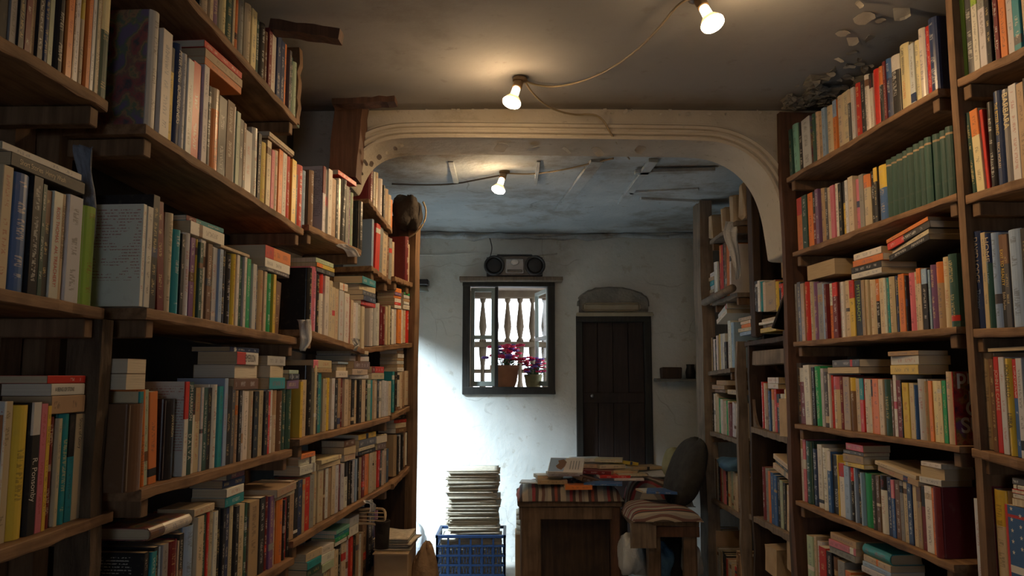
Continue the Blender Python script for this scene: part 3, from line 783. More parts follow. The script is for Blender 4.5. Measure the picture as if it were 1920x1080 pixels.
# loose render and flakes along the arch underside and the ceiling line
def flake(parent, c, s, nrm, m='flake', name='paint_flake'):
    rs = random; mb = MB(); a = rs.uniform(0, 6.3); kx, ky = rs.uniform(.6, 1.3)*s, rs.uniform(.4, 1)*s; cu = rs.uniform(.3, .8)*s
    z = Vector(nrm).normalized(); x = z.orthogonal().normalized(); y = z.cross(x); x, y = x*cos(a)+y*sin(a), y*cos(a)-x*sin(a)
    jx = [rs.uniform(.75, 1.25) for _ in range(5)]
    def fn(p, q):
        e = (p-.5)*2; f = (q-.5)*2; r = jx[int(p*4)]*(1-.35*f*f)
        return Vector(c)+x*e*kx*r+y*f*ky+z*(cu*((e+1)/2)**2+.001)
    mb.grid(fn, 4, 3, lambda p: p+z*.0012); o = mb.build(name, m, parent); return o
random.seed(3)
for u, v in ((672, 312), (686, 300), (697, 303), (712, 290), (727, 282), (742, 274), (752, 268), (680, 320)):
    flake(archw, PY(u, v+4, YA-.008), .012, (-.3, -1, -.6), 'arch')
for u, v in ((940, 268), (1000, 270), (1062, 272), (1120, 275), (1200, 272)): flake(archw, PZ(u, v+6, P_[30].z-.004), .03, (0, -.2, -1))
for i in range(34):
    u = random.choice([random.gauss(1560, 40), random.gauss(1500, 22), random.gauss(1620, 30)]); v = 175-(u-1500)*.45+random.gauss(0, 16)
    flake(ceiling, PZ(u, max(v, 60), ZC-.006), random.uniform(.010, .022), (random.uniform(-.3, .3), -.3, -1))
for u, v, s in ((1620, 32, .030), (1650, 36, .022), (1580, 60, .022), (1630, 68, .02), (1598, 72, .022), (1690, 20, .03), (1610, 5, .02)):
    flake(ceiling, PZ(u, v, ZC-.006), s, (0, -.4, -1))
for i in range(26):
    u = random.uniform(790, 920) if i % 2 else random.uniform(1130, 1440); flake(archw, PY(u, random.uniform(194, 206)+(u-800)*.018, YA-.006), random.uniform(.006, .012), (0, -1, -.3))
mb = MB()
for i in range(18):
    c = PZ(random.gauss(1535, 40), random.gauss(180, 14), ZC-.02); mb.blob(c, (random.uniform(.02, .05), random.uniform(.03, .06), .02), (8, 6), .2, i)
mb.build('loose_render', 'niche', ceiling)

# ---- far wall with window and door openings
WX0, WX1 = PY(874, 600, YF).x, PY(1034, 600, YF).x; WZ0, WZ1 = PY(950, 733, YF).z, PY(950, 531, YF).z
DX0, DX1 = PY(1083, 800, YF).x, PY(1222, 800, YF).x; DZ1 = PY(1150, 590, YF).z
mb = MB(); X0, X1 = -1.2, 1.7; T = .22
def wallbox(x0, x1, z0, z1): mb.box(x0, x1, YF, YF+T, z0, z1)
wallbox(X0, WX0, 0, ZB+.1); wallbox(WX0, WX1, 0, WZ0); wallbox(WX0, WX1, WZ1, ZB+.1); wallbox(WX1, DX0, 0, ZB+.1); wallbox(DX0, DX1, DZ1, ZB+.1); wallbox(DX1, X1, 0, ZB+.1)
fw = struct(mb.build('wall_far', 'farwall'))
# coarse cornice line where wall meets ceiling
mb = MB(); pts = [(X0+i*.1, YF-.02+random.uniform(-.01, .01), ZB-.03+random.uniform(-.012, .012)) for i in range(28)]
mb.tube(pts, [random.uniform(.012, .03) for _ in pts], 7); mb.build('cornice', 'backceil', fw, True)
pts = [(X0+i*.12, YF-.004, ZB-.17+.01*sin(i)) for i in range(14)]; mb = MB(); mb.tube(pts, .006, 6); mb.build('render_ridge', 'farwall', fw, True)
# dark uneven surround of the window
def surround(x0, x1, z0, z1, w, m, parent, name, y=YF-.03, bottom=True, dd=.10):
    mb = MB(); a = .004
    mb.box(x0-w, x0, y, y+dd, z0-(w if bottom else 0), z1+w, None, .004, a); mb.box(x1, x1+w, y, y+dd, z0-(w if bottom else 0), z1+w, None, .004, a)
    mb.box(x0-w, x1+w, y-.004, y+dd, z1, z1+w, None, .004, a)
    if bottom: mb.box(x0-w, x1+w, y-.004, y+dd, z0-w, z0, None, .004, a)
    return mb.build(name, m, parent)
win = bpy.data.objects.new('window_1', None); link(win); win.location = (0, 0, 0); struct(win)
surround(WX0+.03, WX1-.03, WZ0+.03, WZ1-.03, .055, 'winframe', win, 'window_frame')
def sash(x0, x1, z0, z1, y, mid, name, rz=0, piv=None):
    mb = MB(); s = .030
    mb.box(x0, x0+s, y, y+.03, z0, z1, None, .003); mb.box(x1-s, x1, y, y+.03, z0, z1, None, .003)
    mb.box(x0, x1, y+.001, y+.029, z0, z0+s*1.3, None, .003); mb.box(x0, x1, y+.001, y+.029, z1-s, z1, None, .003)
    if mid is not None: mb.box(x0, x1, y+.001, y+.029, mid-s/2, mid+s/2, None, .003)
    o = mb.build(name, 'sash', win)
    g = MB(); g.box(x0+s*.5, x1-s*.5, y+.013, y+.016, z0+s*.5, z1-s*.5); gl = g.build('pane', 'glass', o)
    if rz:
        Mx = Matrix.Translation(Vector(piv)) @ Matrix.Rotation(rz, 4, 'Z') @ Matrix.Translation(-Vector(piv))
        o.data.transform(Mx); gl.data.transform(Mx)
    return o
sx = PY(928, 600, YF).x
sash(WX0+.035, sx, WZ0+.035, WZ1-.035, YF+.03, PY(900, 632, YF).z, 'window_sash')
sash(sx, WX1-.035, WZ0+.035, WZ1-.035, YF+.03, PY(900, 632, YF).z, 'window_sash', radians(-78), (WX1-.035, YF+.03, 0))
mb = MB(); mb.box(sx, sx+.025, YF+.02, YF+.07, WZ0+.03, WZ1-.03, None, .003); mb.build('mullion', 'winframe', win)
# lintel board over the window
t = MB(); a, b = PY(862, 524, YF-.06), PY(1055, 522, YF-.06)
t.box(a.x, b.x, YF-.13, YF+.01, a.z-.018, a.z+.016, None, .004, .003); lint = tag(t.build('wooden_ledge', 'grey'), 'rough wooden ledge board above the small window', 'ledge')
# niche over the door and door
mb = MB(); nx0, nx1 = PY(1085, 570, YF).x, PY(1214, 570, YF).x; nz0, nz1 = PY(1150, 586, YF).z, PY(1150, 541, YF).z
ring = []
for i in range(25):
    a = pi*i/24; ring.append((nx0+(nx1-nx0)*(.5-.5*cos(a)), nz0+.05+(nz1-nz0-.05)*(sin(a)**.6)*(.75+.25*sin(a*.9+.4))))
for i in range(24):
    (xa, za), (xb, zb) = ring[i], ring[i+1]
    mb.add([(xa, YF-.002, nz0), (xb, YF-.002, nz0), (xb, YF-.035, zb), (xa, YF-.035, za)], [(0, 1, 2, 3)])
mb.tube([(x, YF-.012+random.uniform(-.006, .006), z) for x, z in ring], [random.uniform(.012, .022) for _ in ring], 7)
mb.build('patch_of_render', 'niche', fw)
mb = MB(); mb.box(nx0+.03, nx1-.06, YF-.03, YF-.004, nz0+.005, nz0+.075, None, .02, .004); mb.build('plaster_patch', 'nichew', fw)
mb = MB(); mb.box(nx0-.02, nx1+.04, YF-.04, YF+.02, nz0-.03, nz0, None, .006, .004); mb.build('lintel', 'nichew', fw)
door = bpy.data.objects.new('door_2', None); link(door); struct(door)
mb = MB(); w = .045; mb.box(DX0-.008, DX0+w, YF-.015, YF+.12, 0, DZ1-.01, None, .004, .003); mb.box(DX1-w, DX1+.008, YF-.015, YF+.12, 0, DZ1-.01, None, .004, .003); mb.box(DX0, DX1, YF-.018, YF+.12, DZ1-.06, DZ1, None, .004, .003)
mb.build('door_frame', 'winframe', door)
mb = MB(); nb = 4
for i in range(nb):
    x0 = DX0+w+(DX1-DX0-2*w)*i/nb; x1 = DX0+w+(DX1-DX0-2*w)*(i+1)/nb; mb.box(x0+.001, x1-.001, YF+.04, YF+.075, 0.01, DZ1-.03, None, .004)
mb.box(DX0+w, DX1-w, YF+.06, YF+.085, .02, DZ1-.03, None, .002); mb.box(DX0+w, DX1-w, YF+.028, YF+.04, 1.2, 1.28, None, .003); mb.box(DX0+w, DX1-w, YF+.028, YF+.04, .4, .48, None, .003)
leaf = mb.build('door_leaf', 'door', door)
mb = MB(); c = PY(1110, 742, YF+.02); mb.lathe([(.003, 0), (.006, .01), (.013, .022), (.014, .032), (.008, .04)], 12, Matrix.Translation((c.x, YF+.03, c.z)) @ Matrix.Rotation(pi/2, 4, 'X')); mb.build('door_knob', 'metal', leaf, True)

# ---- outside the window: balustrade, flower pots and a sunlit house wall
bal = thing('balustrade', 'pale stone balustrade of turned balusters outside the small window', 'balustrade', (0, YF+1.1, 0))
Y0 = YF+1.1
zt, zb_, zm = PY(970, 560, Y0).z, PY(970, 745, Y0).z, PY(970, 645, Y0).z
def bpart(m, name, mat='stone', smooth=False):
    o = m.build(name, mat, bal, smooth); o.matrix_parent_inverse = Matrix.Translation((0, -Y0, 0)); return o
mb = MB(); mb.box(-1.0, .75, Y0-.05, Y0+.05, zt, zt+.10, None, .01); mb.box(-1.0, .75, Y0-.05, Y0+.05, zm-.03, zm+.02, None, .006); mb.box(-1.0, .75, Y0-.06, Y0+.06, zb_-.5, zb_+.02, None, .01)
bpart(mb, 'rail')
for i in range(12):
    x = PY(880, 600, Y0).x-.22+i*.115; Lb = zt-zm
    m_ = MB(); m_.lathe([(.03, 0), (.034, .04*Lb), (.018, .10*Lb), (.026, .2*Lb), (.036, .34*Lb), (.028, .55*Lb), (.017, .78*Lb), (.015, .86*Lb), (.026, .91*Lb), (.030, Lb)], 12, Matrix.Translation((x, Y0, zm+.015)))
    bpart(m_, 'baluster', smooth=True)
    m_ = MB(); Lb = zm-.03-zb_; m_.lathe([(.034, 0), (.036, .1*Lb), (.02, .3*Lb), (.02, .6*Lb), (.034, .85*Lb), (.036, Lb)], 12, Matrix.Translation((x, Y0, zb_+.015)))
    bpart(m_, 'baluster', smooth=True)
    if i < 11:
        m_ = MB(); Lb = (zm-.03-zb_); m_.box(x+.02, x+.095, Y0-.02, Y0+.02, zb_+Lb*.48, zb_+Lb*.56, None, .004); bpart(m_, 'crosspiece')
mb = MB(); mb.box(-1.15, .9, YF+.22, Y0+.3, -.02, zb_-.5); struct(mb.build('terrace_floor', 'floor'))
mb = MB(); mb.box(-1.15, .9, YF+.22, YF+1.6, PY(960, 535, YF+.6).z, PY(960, 535, YF+.6).z+.08); struct(mb.build('porch_roof', 'stone'))
def flowerpot(u, v, s, fm, fm2, label, seed, potm, hh):
    c = PY(u, v, YF+.30); t = thing('flower_pot', label, 'potted plant', (c.x, c.y, WZ0+.002)); rs = random.Random(seed)
    m_ = MB(); m_.lathe([(.055*s, 0), (.075*s, .05*s), (.085*s, .12*s), (.09*s, .125*s), (.09*s, .15*s), (.075*s, .15*s), (.07*s, .12*s)], 16); m_.build('pot', potm, t, True)
    m_ = MB(); m2 = MB(); m3 = MB(); m4 = MB()
    for i in range(44):
        a = rs.uniform(0, 6.3); r = rs.uniform(.02, .12)*s; top = Vector((r*cos(a), r*sin(a), (.17+rs.uniform(0, hh))*s))
        m_.tube([(r*.2*cos(a), r*.2*sin(a), .12*s), tuple(top)], .002, 5)
        tgt = m2 if rs.random() < .6 else m4
        for j in range(6):
            b = 2*pi*j/6+a; q = top+Vector((.014*cos(b), .014*sin(b), .004)); tgt.blob(q, (.015*s, .015*s, .008*s), (6, 4), .1, j)
        for j in range(2):
            b = rs.uniform(0, 6.3); e = top*rs.uniform(.6, .9); dd = Vector((cos(b), sin(b), .3))*.035*s; sd = Vector((-sin(b), cos(b), 0))*.012*s
            m3.add([e, e+dd*.5+sd, e+dd, e+dd*.5-sd, e+dd*.5+Vector((0, 0, .003))], [(0, 1, 4), (1, 2, 4), (2, 3, 4), (3, 0, 4), (0, 3, 2, 1)])
    m_.build('stem', 'leaf', t); m2.build('blossom', fm, t); m4.build('blossom', fm2, t); m3.build('foliage', 'leaf', t)
mb = MB(); mb.box(WX0-.02, WX1+.02, YF+.18, YF+.46, WZ0-.05, WZ0, None, .006); struct(mb.build('window_sill_1', 'stone'))
flowerpot(946, 715, 1.35, 'pinkflower', 'violetflower', 'wide terracotta pot of magenta and violet flowers on the window sill', 1, 'clay', .10)
flowerpot(1000, 712, .85, 'pinkflower', 'violetflower', 'smaller dark pot of crimson flowers on the window sill', 2, 'olive', .14)

# ================================================================== bulbs and cables
def bulb(u, v, zc, tipu, tipv, label, s=1.0):
    base = PZ(u, v, zc-.004); 
    tip = PY(tipu, tipv, base.y-.045*s); d = (tip-base); d = d.normalized()
    t = thing('light_bulb', label, 'light bulb', tuple(base))
    q = d.to_track_quat('Z', 'Y').to_matrix().to_4x4()
    m_ = MB(); m_.lathe([(.030, .003), (.030, -.012), (.018, -.016), (.012, -.02)][::-1], 16); m_.build('ceiling_rose', 'socket', t, True)
    m_ = MB(); m_.lathe([(.012, 0), (.019, .006), (.020, .045), (.017, .05)], 14, q); m_.build('lamp_holder', 'socket', t, True)
    m_ = MB(); m_.lathe([(.013, .05), (.0155, .055), (.0165, .088)], 16, q); m_.build('neck', 'bulb_neck', t, True)
    m_ = MB(); m_.lathe([(.0165, .088), (.024, .098), (.034, .112), (.0375, .122)], 20, q); m_.build('reflector', 'bulb_silver', t, True)
    m_ = MB(); m_.lathe([(.0375, .122), (.0365, .128), (.028, .134), (.014, .138), (.002, .139)], 20, q); m_.build('lens', 'bulb_face', t, True)
    return base
b1 = bulb(975, 147, ZC, 955, 205, 'lit reflector bulb near the arch, hanging askew from the ceiling')
b2 = bulb(1308, -6, ZC, 1336, 44, 'lit reflector bulb nearest the camera at the top edge of the view')
b3 = bulb(946, 321, ZB, 931, 366, 'lit reflector bulb beyond the arch under the back ceiling')
def cable(pts, r, m, label):
    mb = MB(); mb.tube(chaikin([Vector(p) for p in pts], 2), r, 7); return tag(mb.build('electric_cable', m, None, True), label, 'cable')
zc = ZC-.012
cable([PZ(1310, -6, zc), PZ(1275, 2, zc-.01), PZ(1235, 55, zc-.03), PZ(1180, 108, zc-.04), PZ(1110, 148, zc-.02), PZ(1045, 164, zc-.004), PZ(1005, 160, zc), PZ(985, 152, zc)], .0045, 'cable', 'yellowed cable looping across the ceiling between the two front bulbs')
cable([PZ(985, 154, zc), PZ(1000, 178, zc-.03), PZ(1030, 203, zc-.04), PY(1075, 216, YA-.07), PY(1110, 213, YA-.06), PY(1130, 222, YA-.045), PY(1142, 245, YA-.045), PY(1156, 268, YA-.01), PZ(1180, 298, ZB-.02)], .0045, 'cable', 'yellowed cable running from the arch bulb down over the moulding')
zb2 = ZB-.012
cable([PZ(952, 325, zb2), PZ(1000, 327, zb2), PZ(1060, 318, zb2-.01), PZ(1110, 306, zb2), PZ(1150, 297, zb2)], .005, 'cable', 'thin cable running right from the back room bulb')
cable([PZ(943, 328, zb2), PZ(900, 336, zb2-.01), PZ(850, 346, zb2), PZ(790, 347, zb2-.008), PZ(735, 345, zb2)], .005, 'darkcable', 'dark cable running left from the back room bulb')
cable([PY(916, 440, YF-.01), PY(920, 452, YF-.02), PY(923, 466, YF-.02), PY(919, 482, YF-.03)], .004, 'darkcable', 'short black lead hanging down to the portable stereo')
cable([PY(793, 378, 4.3), PY(800, 395, 4.3), PY(795, 420, 4.3), PY(780, 437, 4.3), PY(765, 446, 4.3)], .005, 'cable', 'looped cable end hanging beside the dark bundle')

# ================================================================== left bookcases
def case(name, label, line, u, v):
    P = line.pt(u, v); t = thing(name, label, 'bookcase', (0, 0, 0)); return t
NL = 'nearest left bookcase'; LL = 'long left bookcase'; ML = 'arch-side left bookcase'; BL = 'left bookcase past arch'
shelf('A0', L0, 0, 65, 205, 190, 'top shelf, '+NL); shelf('A1', L0, 0, 540, 195, 578, 'middle shelf, '+NL); shelf('A2', L0, 0, 1030, 212, 958, 'low shelf, '+NL)
c0 = case('bookcase', 'rough wooden bookcase nearest the camera on the left', L0, 205, 190)
for k in ('A0', 'A1', 'A2'): plank(c0, k, .45, 0, bat0=False)
upright(c0, L0, 196, 600, 0, ZC-.02, .07, .195, .24, sh=-.04)
upright(c0, L0, 192, 600, 0, L0.pt(192, 598).z, .045, .002, .075, sh=.002, m='bark')
shelf('T0', LM, 300, -77, 557, 222, 'top shelf, '+LL); shelf('T1', LM, 273, 232, 568, 428, 'second shelf, '+LL); shelf('T2', LM, 277, 577, 556, 633, 'third shelf, '+LL)
shelf('T3', LM, 267, 918, 546, 843, 'fourth shelf, '+LL); shelf('T4', LM, 262, 1222, 550, 1046, 'fifth shelf, '+LL)
c1 = case('bookcase', 'long rough wooden bookcase on the left, its shelves sagging', LM, 275, 232)
plank(c1, 'T0', .1, .01); plank(c1, 'T1', 0, .01); plank(c1, 'T2', 0, .01); plank(c1, 'T3', 0, .01); plank(c1, 'T4', 0, .01)
upright(c1, LM, 566, 400, 0, ZC-.02, .05, .195, .25); upright(c1, LM, 272, 600, 0, ZC-.02, .05, .195, .25, sh=-.05)
upright(c1, LM, 569, 150, PY(560, 238, 2.85).z, ZC-.02, .035, .02, .07)
shelf('B1', LB, 583, 423, 678, 469, 'top shelf, '+ML); shelf('B2', LB, 583, 619, 684, 654, 'second shelf, '+ML)
shelf('B3', LB, 566, 823, 732, 781, 'third shelf, '+ML); shelf('B4', LB, 556, 1013, 732, 907, 'fourth shelf, '+ML); shelf('B5', LB, 590, 1190, 732, 1038, 'bottom shelf, '+ML)
c2 = case('bookcase', 'rough wooden bookcase beside the left foot of the arch', LM, 583, 423)
for k in ('B1', 'B2', 'B3', 'B4', 'B5'): plank(c2, k, .02, .0)
upright(c2, LB, 572, 500, 0, 2.0, .04, .20, .25, sh=-.01)
upright(c2, LB, 690, 500, 0, 1.70, .04, .20, .26, sh=.0)
shelf('C1', LC_, 692, 372, 736, 430, 'top shelf, '+BL); shelf('C2', LC_, 697, 498, 733, 525, 'second shelf, '+BL); shelf('C3', LC_, 684, 652, 773, 643, 'third shelf, '+BL)
shelf('D2', LC_, 740, 518, 773, 530, 'upper shelf, last left bay'); shelf('D4', LC_, 736, 779, 769, 762, 'middle shelf, last left bay'); shelf('D5', LC_, 738, 908, 769, 874, 'low shelf, last left bay')
c3 = case('bookcase', 'narrow rough bookcase behind the arch ending at a tall post', LM, 740, 518)
upright(c3, LC_, 738, 640, LC_.pt(738, 640).z, 1.85, .03, .20, .24, m='dark')
for k in ('C1', 'C2', 'C3', 'D2', 'D4', 'D5'): plank(c3, k, .0, .0, battens=k in ('C2', 'D2'))
upright(c3, LC_, 776, 500, 0, PY(776, 402, 4.33).z, .06, -.01, .035, m='post', wob=.004, name='end_post')
upright(c3, LC_, 776, 500, 0, PY(776, 402, 4.33).z, .05, .037, .27, m='dark', wob=.002, name='side_panel')

# rough timbers up at the ceiling
def timber(u0, v0, u1, v1, Y, w, th, m, label, name='roof_timber'):
    a, b = PY(u0, v0, Y), PY(u1, v1, Y); mb = MB(); n = 8; vs = []; dn = (b-a).normalized(); up = dn.cross(Vector((0, 1, 0)))
    for i in range(n+1):
        p = a+(b-a)*i/n; r = [random.uniform(-.003, .003) for _ in range(4)]
        vs += [p+up*(w/2+r[0])+Vector((0, 0, 0)), p-up*(w/2+r[1]), p-up*(w/2+r[2])+Vector((0, th, 0)), p+up*(w/2+r[3])+Vector((0, th, 0))]
    fs = [(i*4+j, i*4+(j+1) % 4, i*4+4+(j+1) % 4, i*4+4+j) for i in range(n) for j in range(4)] + [(0, 3, 2, 1), tuple(n*4+j for j in range(4))]
    mb.add(vs, fs); return tag(mb.build(name, m), label, 'timber')
M['redwood'] = wood('reddish_old_timber', (.07, .032, .018), (.14, .065, .038), 2)
timber(655, 186, 640, 330, YA-.16, .120, .14, 'redwood', 'thick dark reddish timber post at the left foot of the arch', 'timber_post')
timber(740, 184, 622, 190, 3.22, .024, .08, 'redwood', 'short broken board under the ceiling atop the arch post')
timber(636, 62, 505, 44, 2.52, .034, .06, 'redwood', 'broken dark board under the ceiling above the long left bookcase')

# ================================================================== right bookcases
WR = 'wide right bookcase'; NR = 'nearest right bookcase'
shelf('R1', RM, 1477, 333, 1752, 170, 'top shelf, '+WR); shelf('R2', RM, 1488, 473, 1785, 365, 'second shelf, '+WR); shelf('R3', RM, 1490, 641, 1785, 613, 'third shelf, '+WR)
shelf('R4', RM, 1492, 795, 1792, 836, 'fourth shelf, '+WR); shelf('R5', RM, 1494, 939, 1779, 1056, 'fifth shelf, '+WR); shelf('R6', RM, 1497, 1113, 1780, 1270, 'bottom shelf, '+WR)
c4 = case('bookcase', 'wide wooden bookcase filling the right wall before the arch', RM, 1490, 640)
for k in ('R1', 'R2', 'R3', 'R4', 'R5', 'R6'): plank(c4, k, .01, .02, th=.02)
upright(c4, RM, 1478, 600, 0, PY(1460, 198, 3.4).z, .034, -.004, .26, m='redwood', sh=-.038)
upright(c4, RM, 1795, 600, 0, ZC-.02, .03, .05, .29, m='dark', sh=-.03)
shelf('S1', RM, 1790, 151, 1925, 84, 'top shelf, '+NR); shelf('S2', RM, 1806, 367, 1925, 331, 'second shelf, '+NR); shelf('S3', RM, 1812, 617, 1925, 613, 'third shelf, '+NR)
shelf('S4', RM, 1822, 840, 1925, 866, 'fourth shelf, '+NR); shelf('S5', RM, 1826, 1110, 1925, 1165, 'low shelf, '+NR)
c5 = case('bookcase', 'wooden bookcase nearest the camera on the right', RM, 1800, 400)
for k in ('S1', 'S2', 'S3', 'S4', 'S5'): plank(c5, k, .0, .3, bat1=False)
upright(c5, RM, 1806, 400, 0, ZC-.02, .03, .0, .29, m='post', sh=-.022, wob=.003)

# cases beyond the arch on the right
FR = 'narrow far right bookcase'; GC = 'grey frame cabinet'
shelf('F1', RB, 1330, 452, 1378, 415, 'top shelf, '+FR); shelf('F2', RB, 1336, 566, 1380, 549, 'second shelf, '+FR); shelf('F3', RB, 1325, 697, 1368, 690, 'third shelf, '+FR)
shelf('F4', RB, 1329, 808, 1388, 826, 'fourth shelf, '+FR); shelf('F5', RB, 1330, 932, 1388, 966, 'fifth shelf, '+FR); shelf('F6', RB, 1327, 1090, 1390, 1140, 'bottom shelf, '+FR)
c6 = case('bookcase', 'narrow grey wooden bookcase at the far right of the back room', RB, 1330, 700)
for k in ('F1', 'F2', 'F3', 'F4', 'F5', 'F6'): plank(c6, k, .0, .02, depth=.24, m='grey')
upright(c6, RB, 1331, 700, 0, ZB-.01, .20, -.03, .05, m='grey', sh=-.24, name='end_post')
upright(c6, RB, 1392, 700, 0, ZB-.01, .03, .10, .26, m='dark', sh=.045)
shelf('G1', RB, 1405, 585, 1478, 585, 'top board, '+GC); shelf('G2', RB, 1405, 640, 1478, 628, 'top of '+GC)
shelf('G3', RB, 1408, 800, 1482, 822, 'middle shelf, '+GC); shelf('G4', RB, 1404, 963, 1488, 1008, 'low shelf, '+GC)
c7 = case('cabinet', 'weathered grey open frame cabinet with curved brackets beyond the arch', RB, 1430, 700); c7['category'] = 'cabinet'
plank(c7, 'G2', .1, .02, depth=.28, m='dark', battens=False)
for k in ('G3', 'G4'): plank(c7, k, .0, .01, depth=.26, m='grey', battens=False, th=.03)
upright(c7, RB, 1392, 800, 0, PY(1400, 640, 4.3).z, .035, -.03, .02, m='grey', sh=.005, name='leg', wob=.008)
upright(c7, RB, 1404, 800, 0, PY(1400, 640, 4.3).z, .03, .0, .26, m='dark', sh=.005, name='leg')
upright(c7, RB, 1480, 800, 0, PY(1484, 620, 3.6).z, .035, -.01, .06, m='dark', sh=.0, name='leg')
mb = MB(); a = RB.pt(1410, 663); b = RB.pt(1478, 655); mb.box(a.x+.0, a.x+.02, b.y, a.y, a.z-.06, a.z+.01, None, .003, .002); mb.build('rail', 'grey', c7)
mb = MB(); mb.box(1.49, 1.505, 3.62, 4.2, 0, PY(1430, 650, 4.0).z, None, .003); mb.build('back_board', 'grey', c7)
def bracket(u, v, flip, hh):
    c = RB.pt(u, v); mb = MB(); n = 10; w = .10; pts = []
    for i in range(n+1): a = pi/2*i/n; pts.append((w*(1-cos(a)) if not flip else -w*(1-cos(a)), hh*(1-sin(a))))
    vs = [(c.x+.012, c.y, c.z)]+[(c.x+.012, c.y-(p[0]), c.z+p[1]) for p in pts]; k = len(vs); vs += [(x+.015, y, z) for x, y, z in vs]
    fs = [tuple([0, i, i+1]) for i in range(1, k-1)]+[tuple([k, k+i+1, k+i]) for i in range(1, k-1)]+[(i, k+i, k+i+1, i+1) for i in range(k-1)]+[(k-1, 2*k-1, k, 0)]
    mb.add(vs, fs); mb.build('bracket', 'grey', c7)
bracket(1408, 800, False, .14); bracket(1482, 822, True, .10); bracket(1404, 963, False, .18); bracket(1488, 1008, True, .12)
mb = MB(); a = RB.pt(1403, 400); mb.box(a.x+.02, a.x+.06, a.y+.002, a.y+.092, RB.pt(1403, 632).z, ZB-.02, None, .004, .003)
tag(mb.build('wooden_post', 'dark'), 'broad dark wooden post standing on the grey frame cabinet top', 'post')
mb = MB(); a = RB.pt(1425, 520); mb.box(a.x+.10, a.x+.115, 3.86, a.y-.02, RB.pt(1425, 522).z, ZB-.03, None, .002); tag(mb.build('plywood_panel', 'card'), 'tan plywood panel leaning behind the right curve of the arch', 'panel')
mb = MB(); a, b = RB.pt(1330, 566), RB.pt(1384, 547); mb.tube([a+Vector((-.02, .05, .0)), b+Vector((-.03, 0, .02))], .022, 12); tag(mb.build('wooden_pole', 'grey', None, True), 'short grey wooden pole along the far right bookcase front', 'pole')

# ================================================================== books on the shelves
TITLES.update({
 'borderliners': [('PETER HOEG  BORDERLINERS', 'w', .74, .06)],
 'thomas': [('ROSS THOMAS  AH, TREACHERY!', 'r', .78, .14, .5, .5)],
 'strand': [('The House On The Strand', 'b', .62, .10, .5, .5)],
 'glory': [('Short of Glory', 'k', .40, .04)],
 'ponsonby': [('R. Ponsonby', 'w', .42, .42)],
 'toni': [('TONI MORRISON', 'k', .48, .04), ('LOVE', 'r', .14, .58)],
 'selected': [('SELECTED WRITINGS', 'y', .38, .44, .5, .7)],
 'karon': [('JAN KARON', 'q', .26, .20, .5, .45)],
 'dalva': [('JIM HARRISON', 'w', .42, .03), ('D A L V A', 'w', .34, .56)],
 'bern': [('CARL BERNSTEIN', 'z', .42, .05, .5, .5), ('LOYALTIES', 'o', .28, .55, .5, .5)],
 'mitter': [('MITTERNACHT', 'x', .62, .08, .5, .8)],
 'lodge': [('DAVID LODGE', 'c', .46, .06), ('Therapy', 'l', .24, .60)],
 'home': [('HOME', 'c', .22, .04, .5, .8), ('James Loder', 'l', .30, .30, .5, .4)],
 'exit': [('EXIT TO REALITY', 'y', .44, .16), ('Edith Forbes', 'c', .26, .62)],
 'carre': [('JOHN LE CARRE', 'c', .44, .14)],
 'delillo': [('DON DELILLO', 'k', .34, .06, .5, .8), ('LIBRA', 'k', .18, .56, .5, .6)],
 'barbara': [('BARBARA', 'q', .36, .04, .6, .7)],
 'binder': [('THE BITTER WIND', 'y', .36, .12, .5, .4), ('ERICK MORAN', 'c', .26, .54, .5, .3)],
 'mary': [('Mary Jane Shaw', 'c', .40, .30)],
 'emerson': [('EMERSON', 'k', .46, .36, .5, .75)],
 'being': [('A BEING OF STONE', 'k', .6, .1, .5, .5)],
 'henry': [('Short Stories  Henry Wash', 'c', .8, .1, .5, .4)],
 'pic': [('RINGMASTER', 'y', .4, .28, .5, .8)],
 'fiction': [('fiction 9', 'k', .5, .3, .5, .6)],
})
# nearest left bookcase
row('A0', -95, 'a22,210 k18 e14 k16 d28,205H k18 ak14,205 k12 m12,210 e11,215 k11 n13,230H i10,225 kr18,230P o12,225 b4 s9,220 cy14,228 o8,228 s7 c6,225 b4 dq22,235')
row('A1', -90, 'a30,230 e24 z30,215 c20,238 u36,230H k19,228P d9,215 kb13,206 w18,206#thomas c16,205#strand s26,206B24 x24,190HB16')
row('A2', -103, 'e30,270 s36,268 b30,250 s6,268@2 c18,266 y32,252 kw16,248#ponsonby p13,240 y8,232 m17,208H c7,200 t18,206H tk12,200 c17,196#glory w20,190@2 c6,186')
pile('A1', 6, 302, 158, 'k27,22#henry w15', name='s')
pile('A2', 96, 757, 158, 'e34@1 w22#being r15')
# long left bookcase
row('T0', 378, 'k4,135 c13,135H c6 v14,135 q10 d13,135 c4 o9 a11 c10,125 q9 d8 k9,119 b6 m6,125 w9 n14,130 o8,131 z4,125 d6,118 i6,115 d9,118')
row('T1', 276, '_6 w17,240H@1D150 w18,214 yk8,190 n22,203H#borderliners s11,187 r14,190P v5,190 s10,195 k10,162H oc14,164HP k15,158P b14,160 w3,155P i7,148 k7,138 b5,135 s12,125P ws10,138P k6,133 y12,122 c8,132 p6,118 c8,122 o15,129 r8,126 y8,125 k3,100 r10,122 l8,118')
row('T2', 246, '_3 w7,194@2D175B4 w11,191@2D175B2 k13,216D175B4 w8,209@2D150/-5 q7,205D140/-5 m13,206D140/-5 c14,190HD150 t15,161H k7,155 s14,159P v9,152 y3,150 d7,145 w9,152P b9,146 k3,140 s11,142P l7,140 k21,140H y8,137P w5,136 d6,134 w5,134 g7,132 w4,122P s7,124P n9,120 e9,116 c5,115 g9,112 y5,112 b9,100/5')
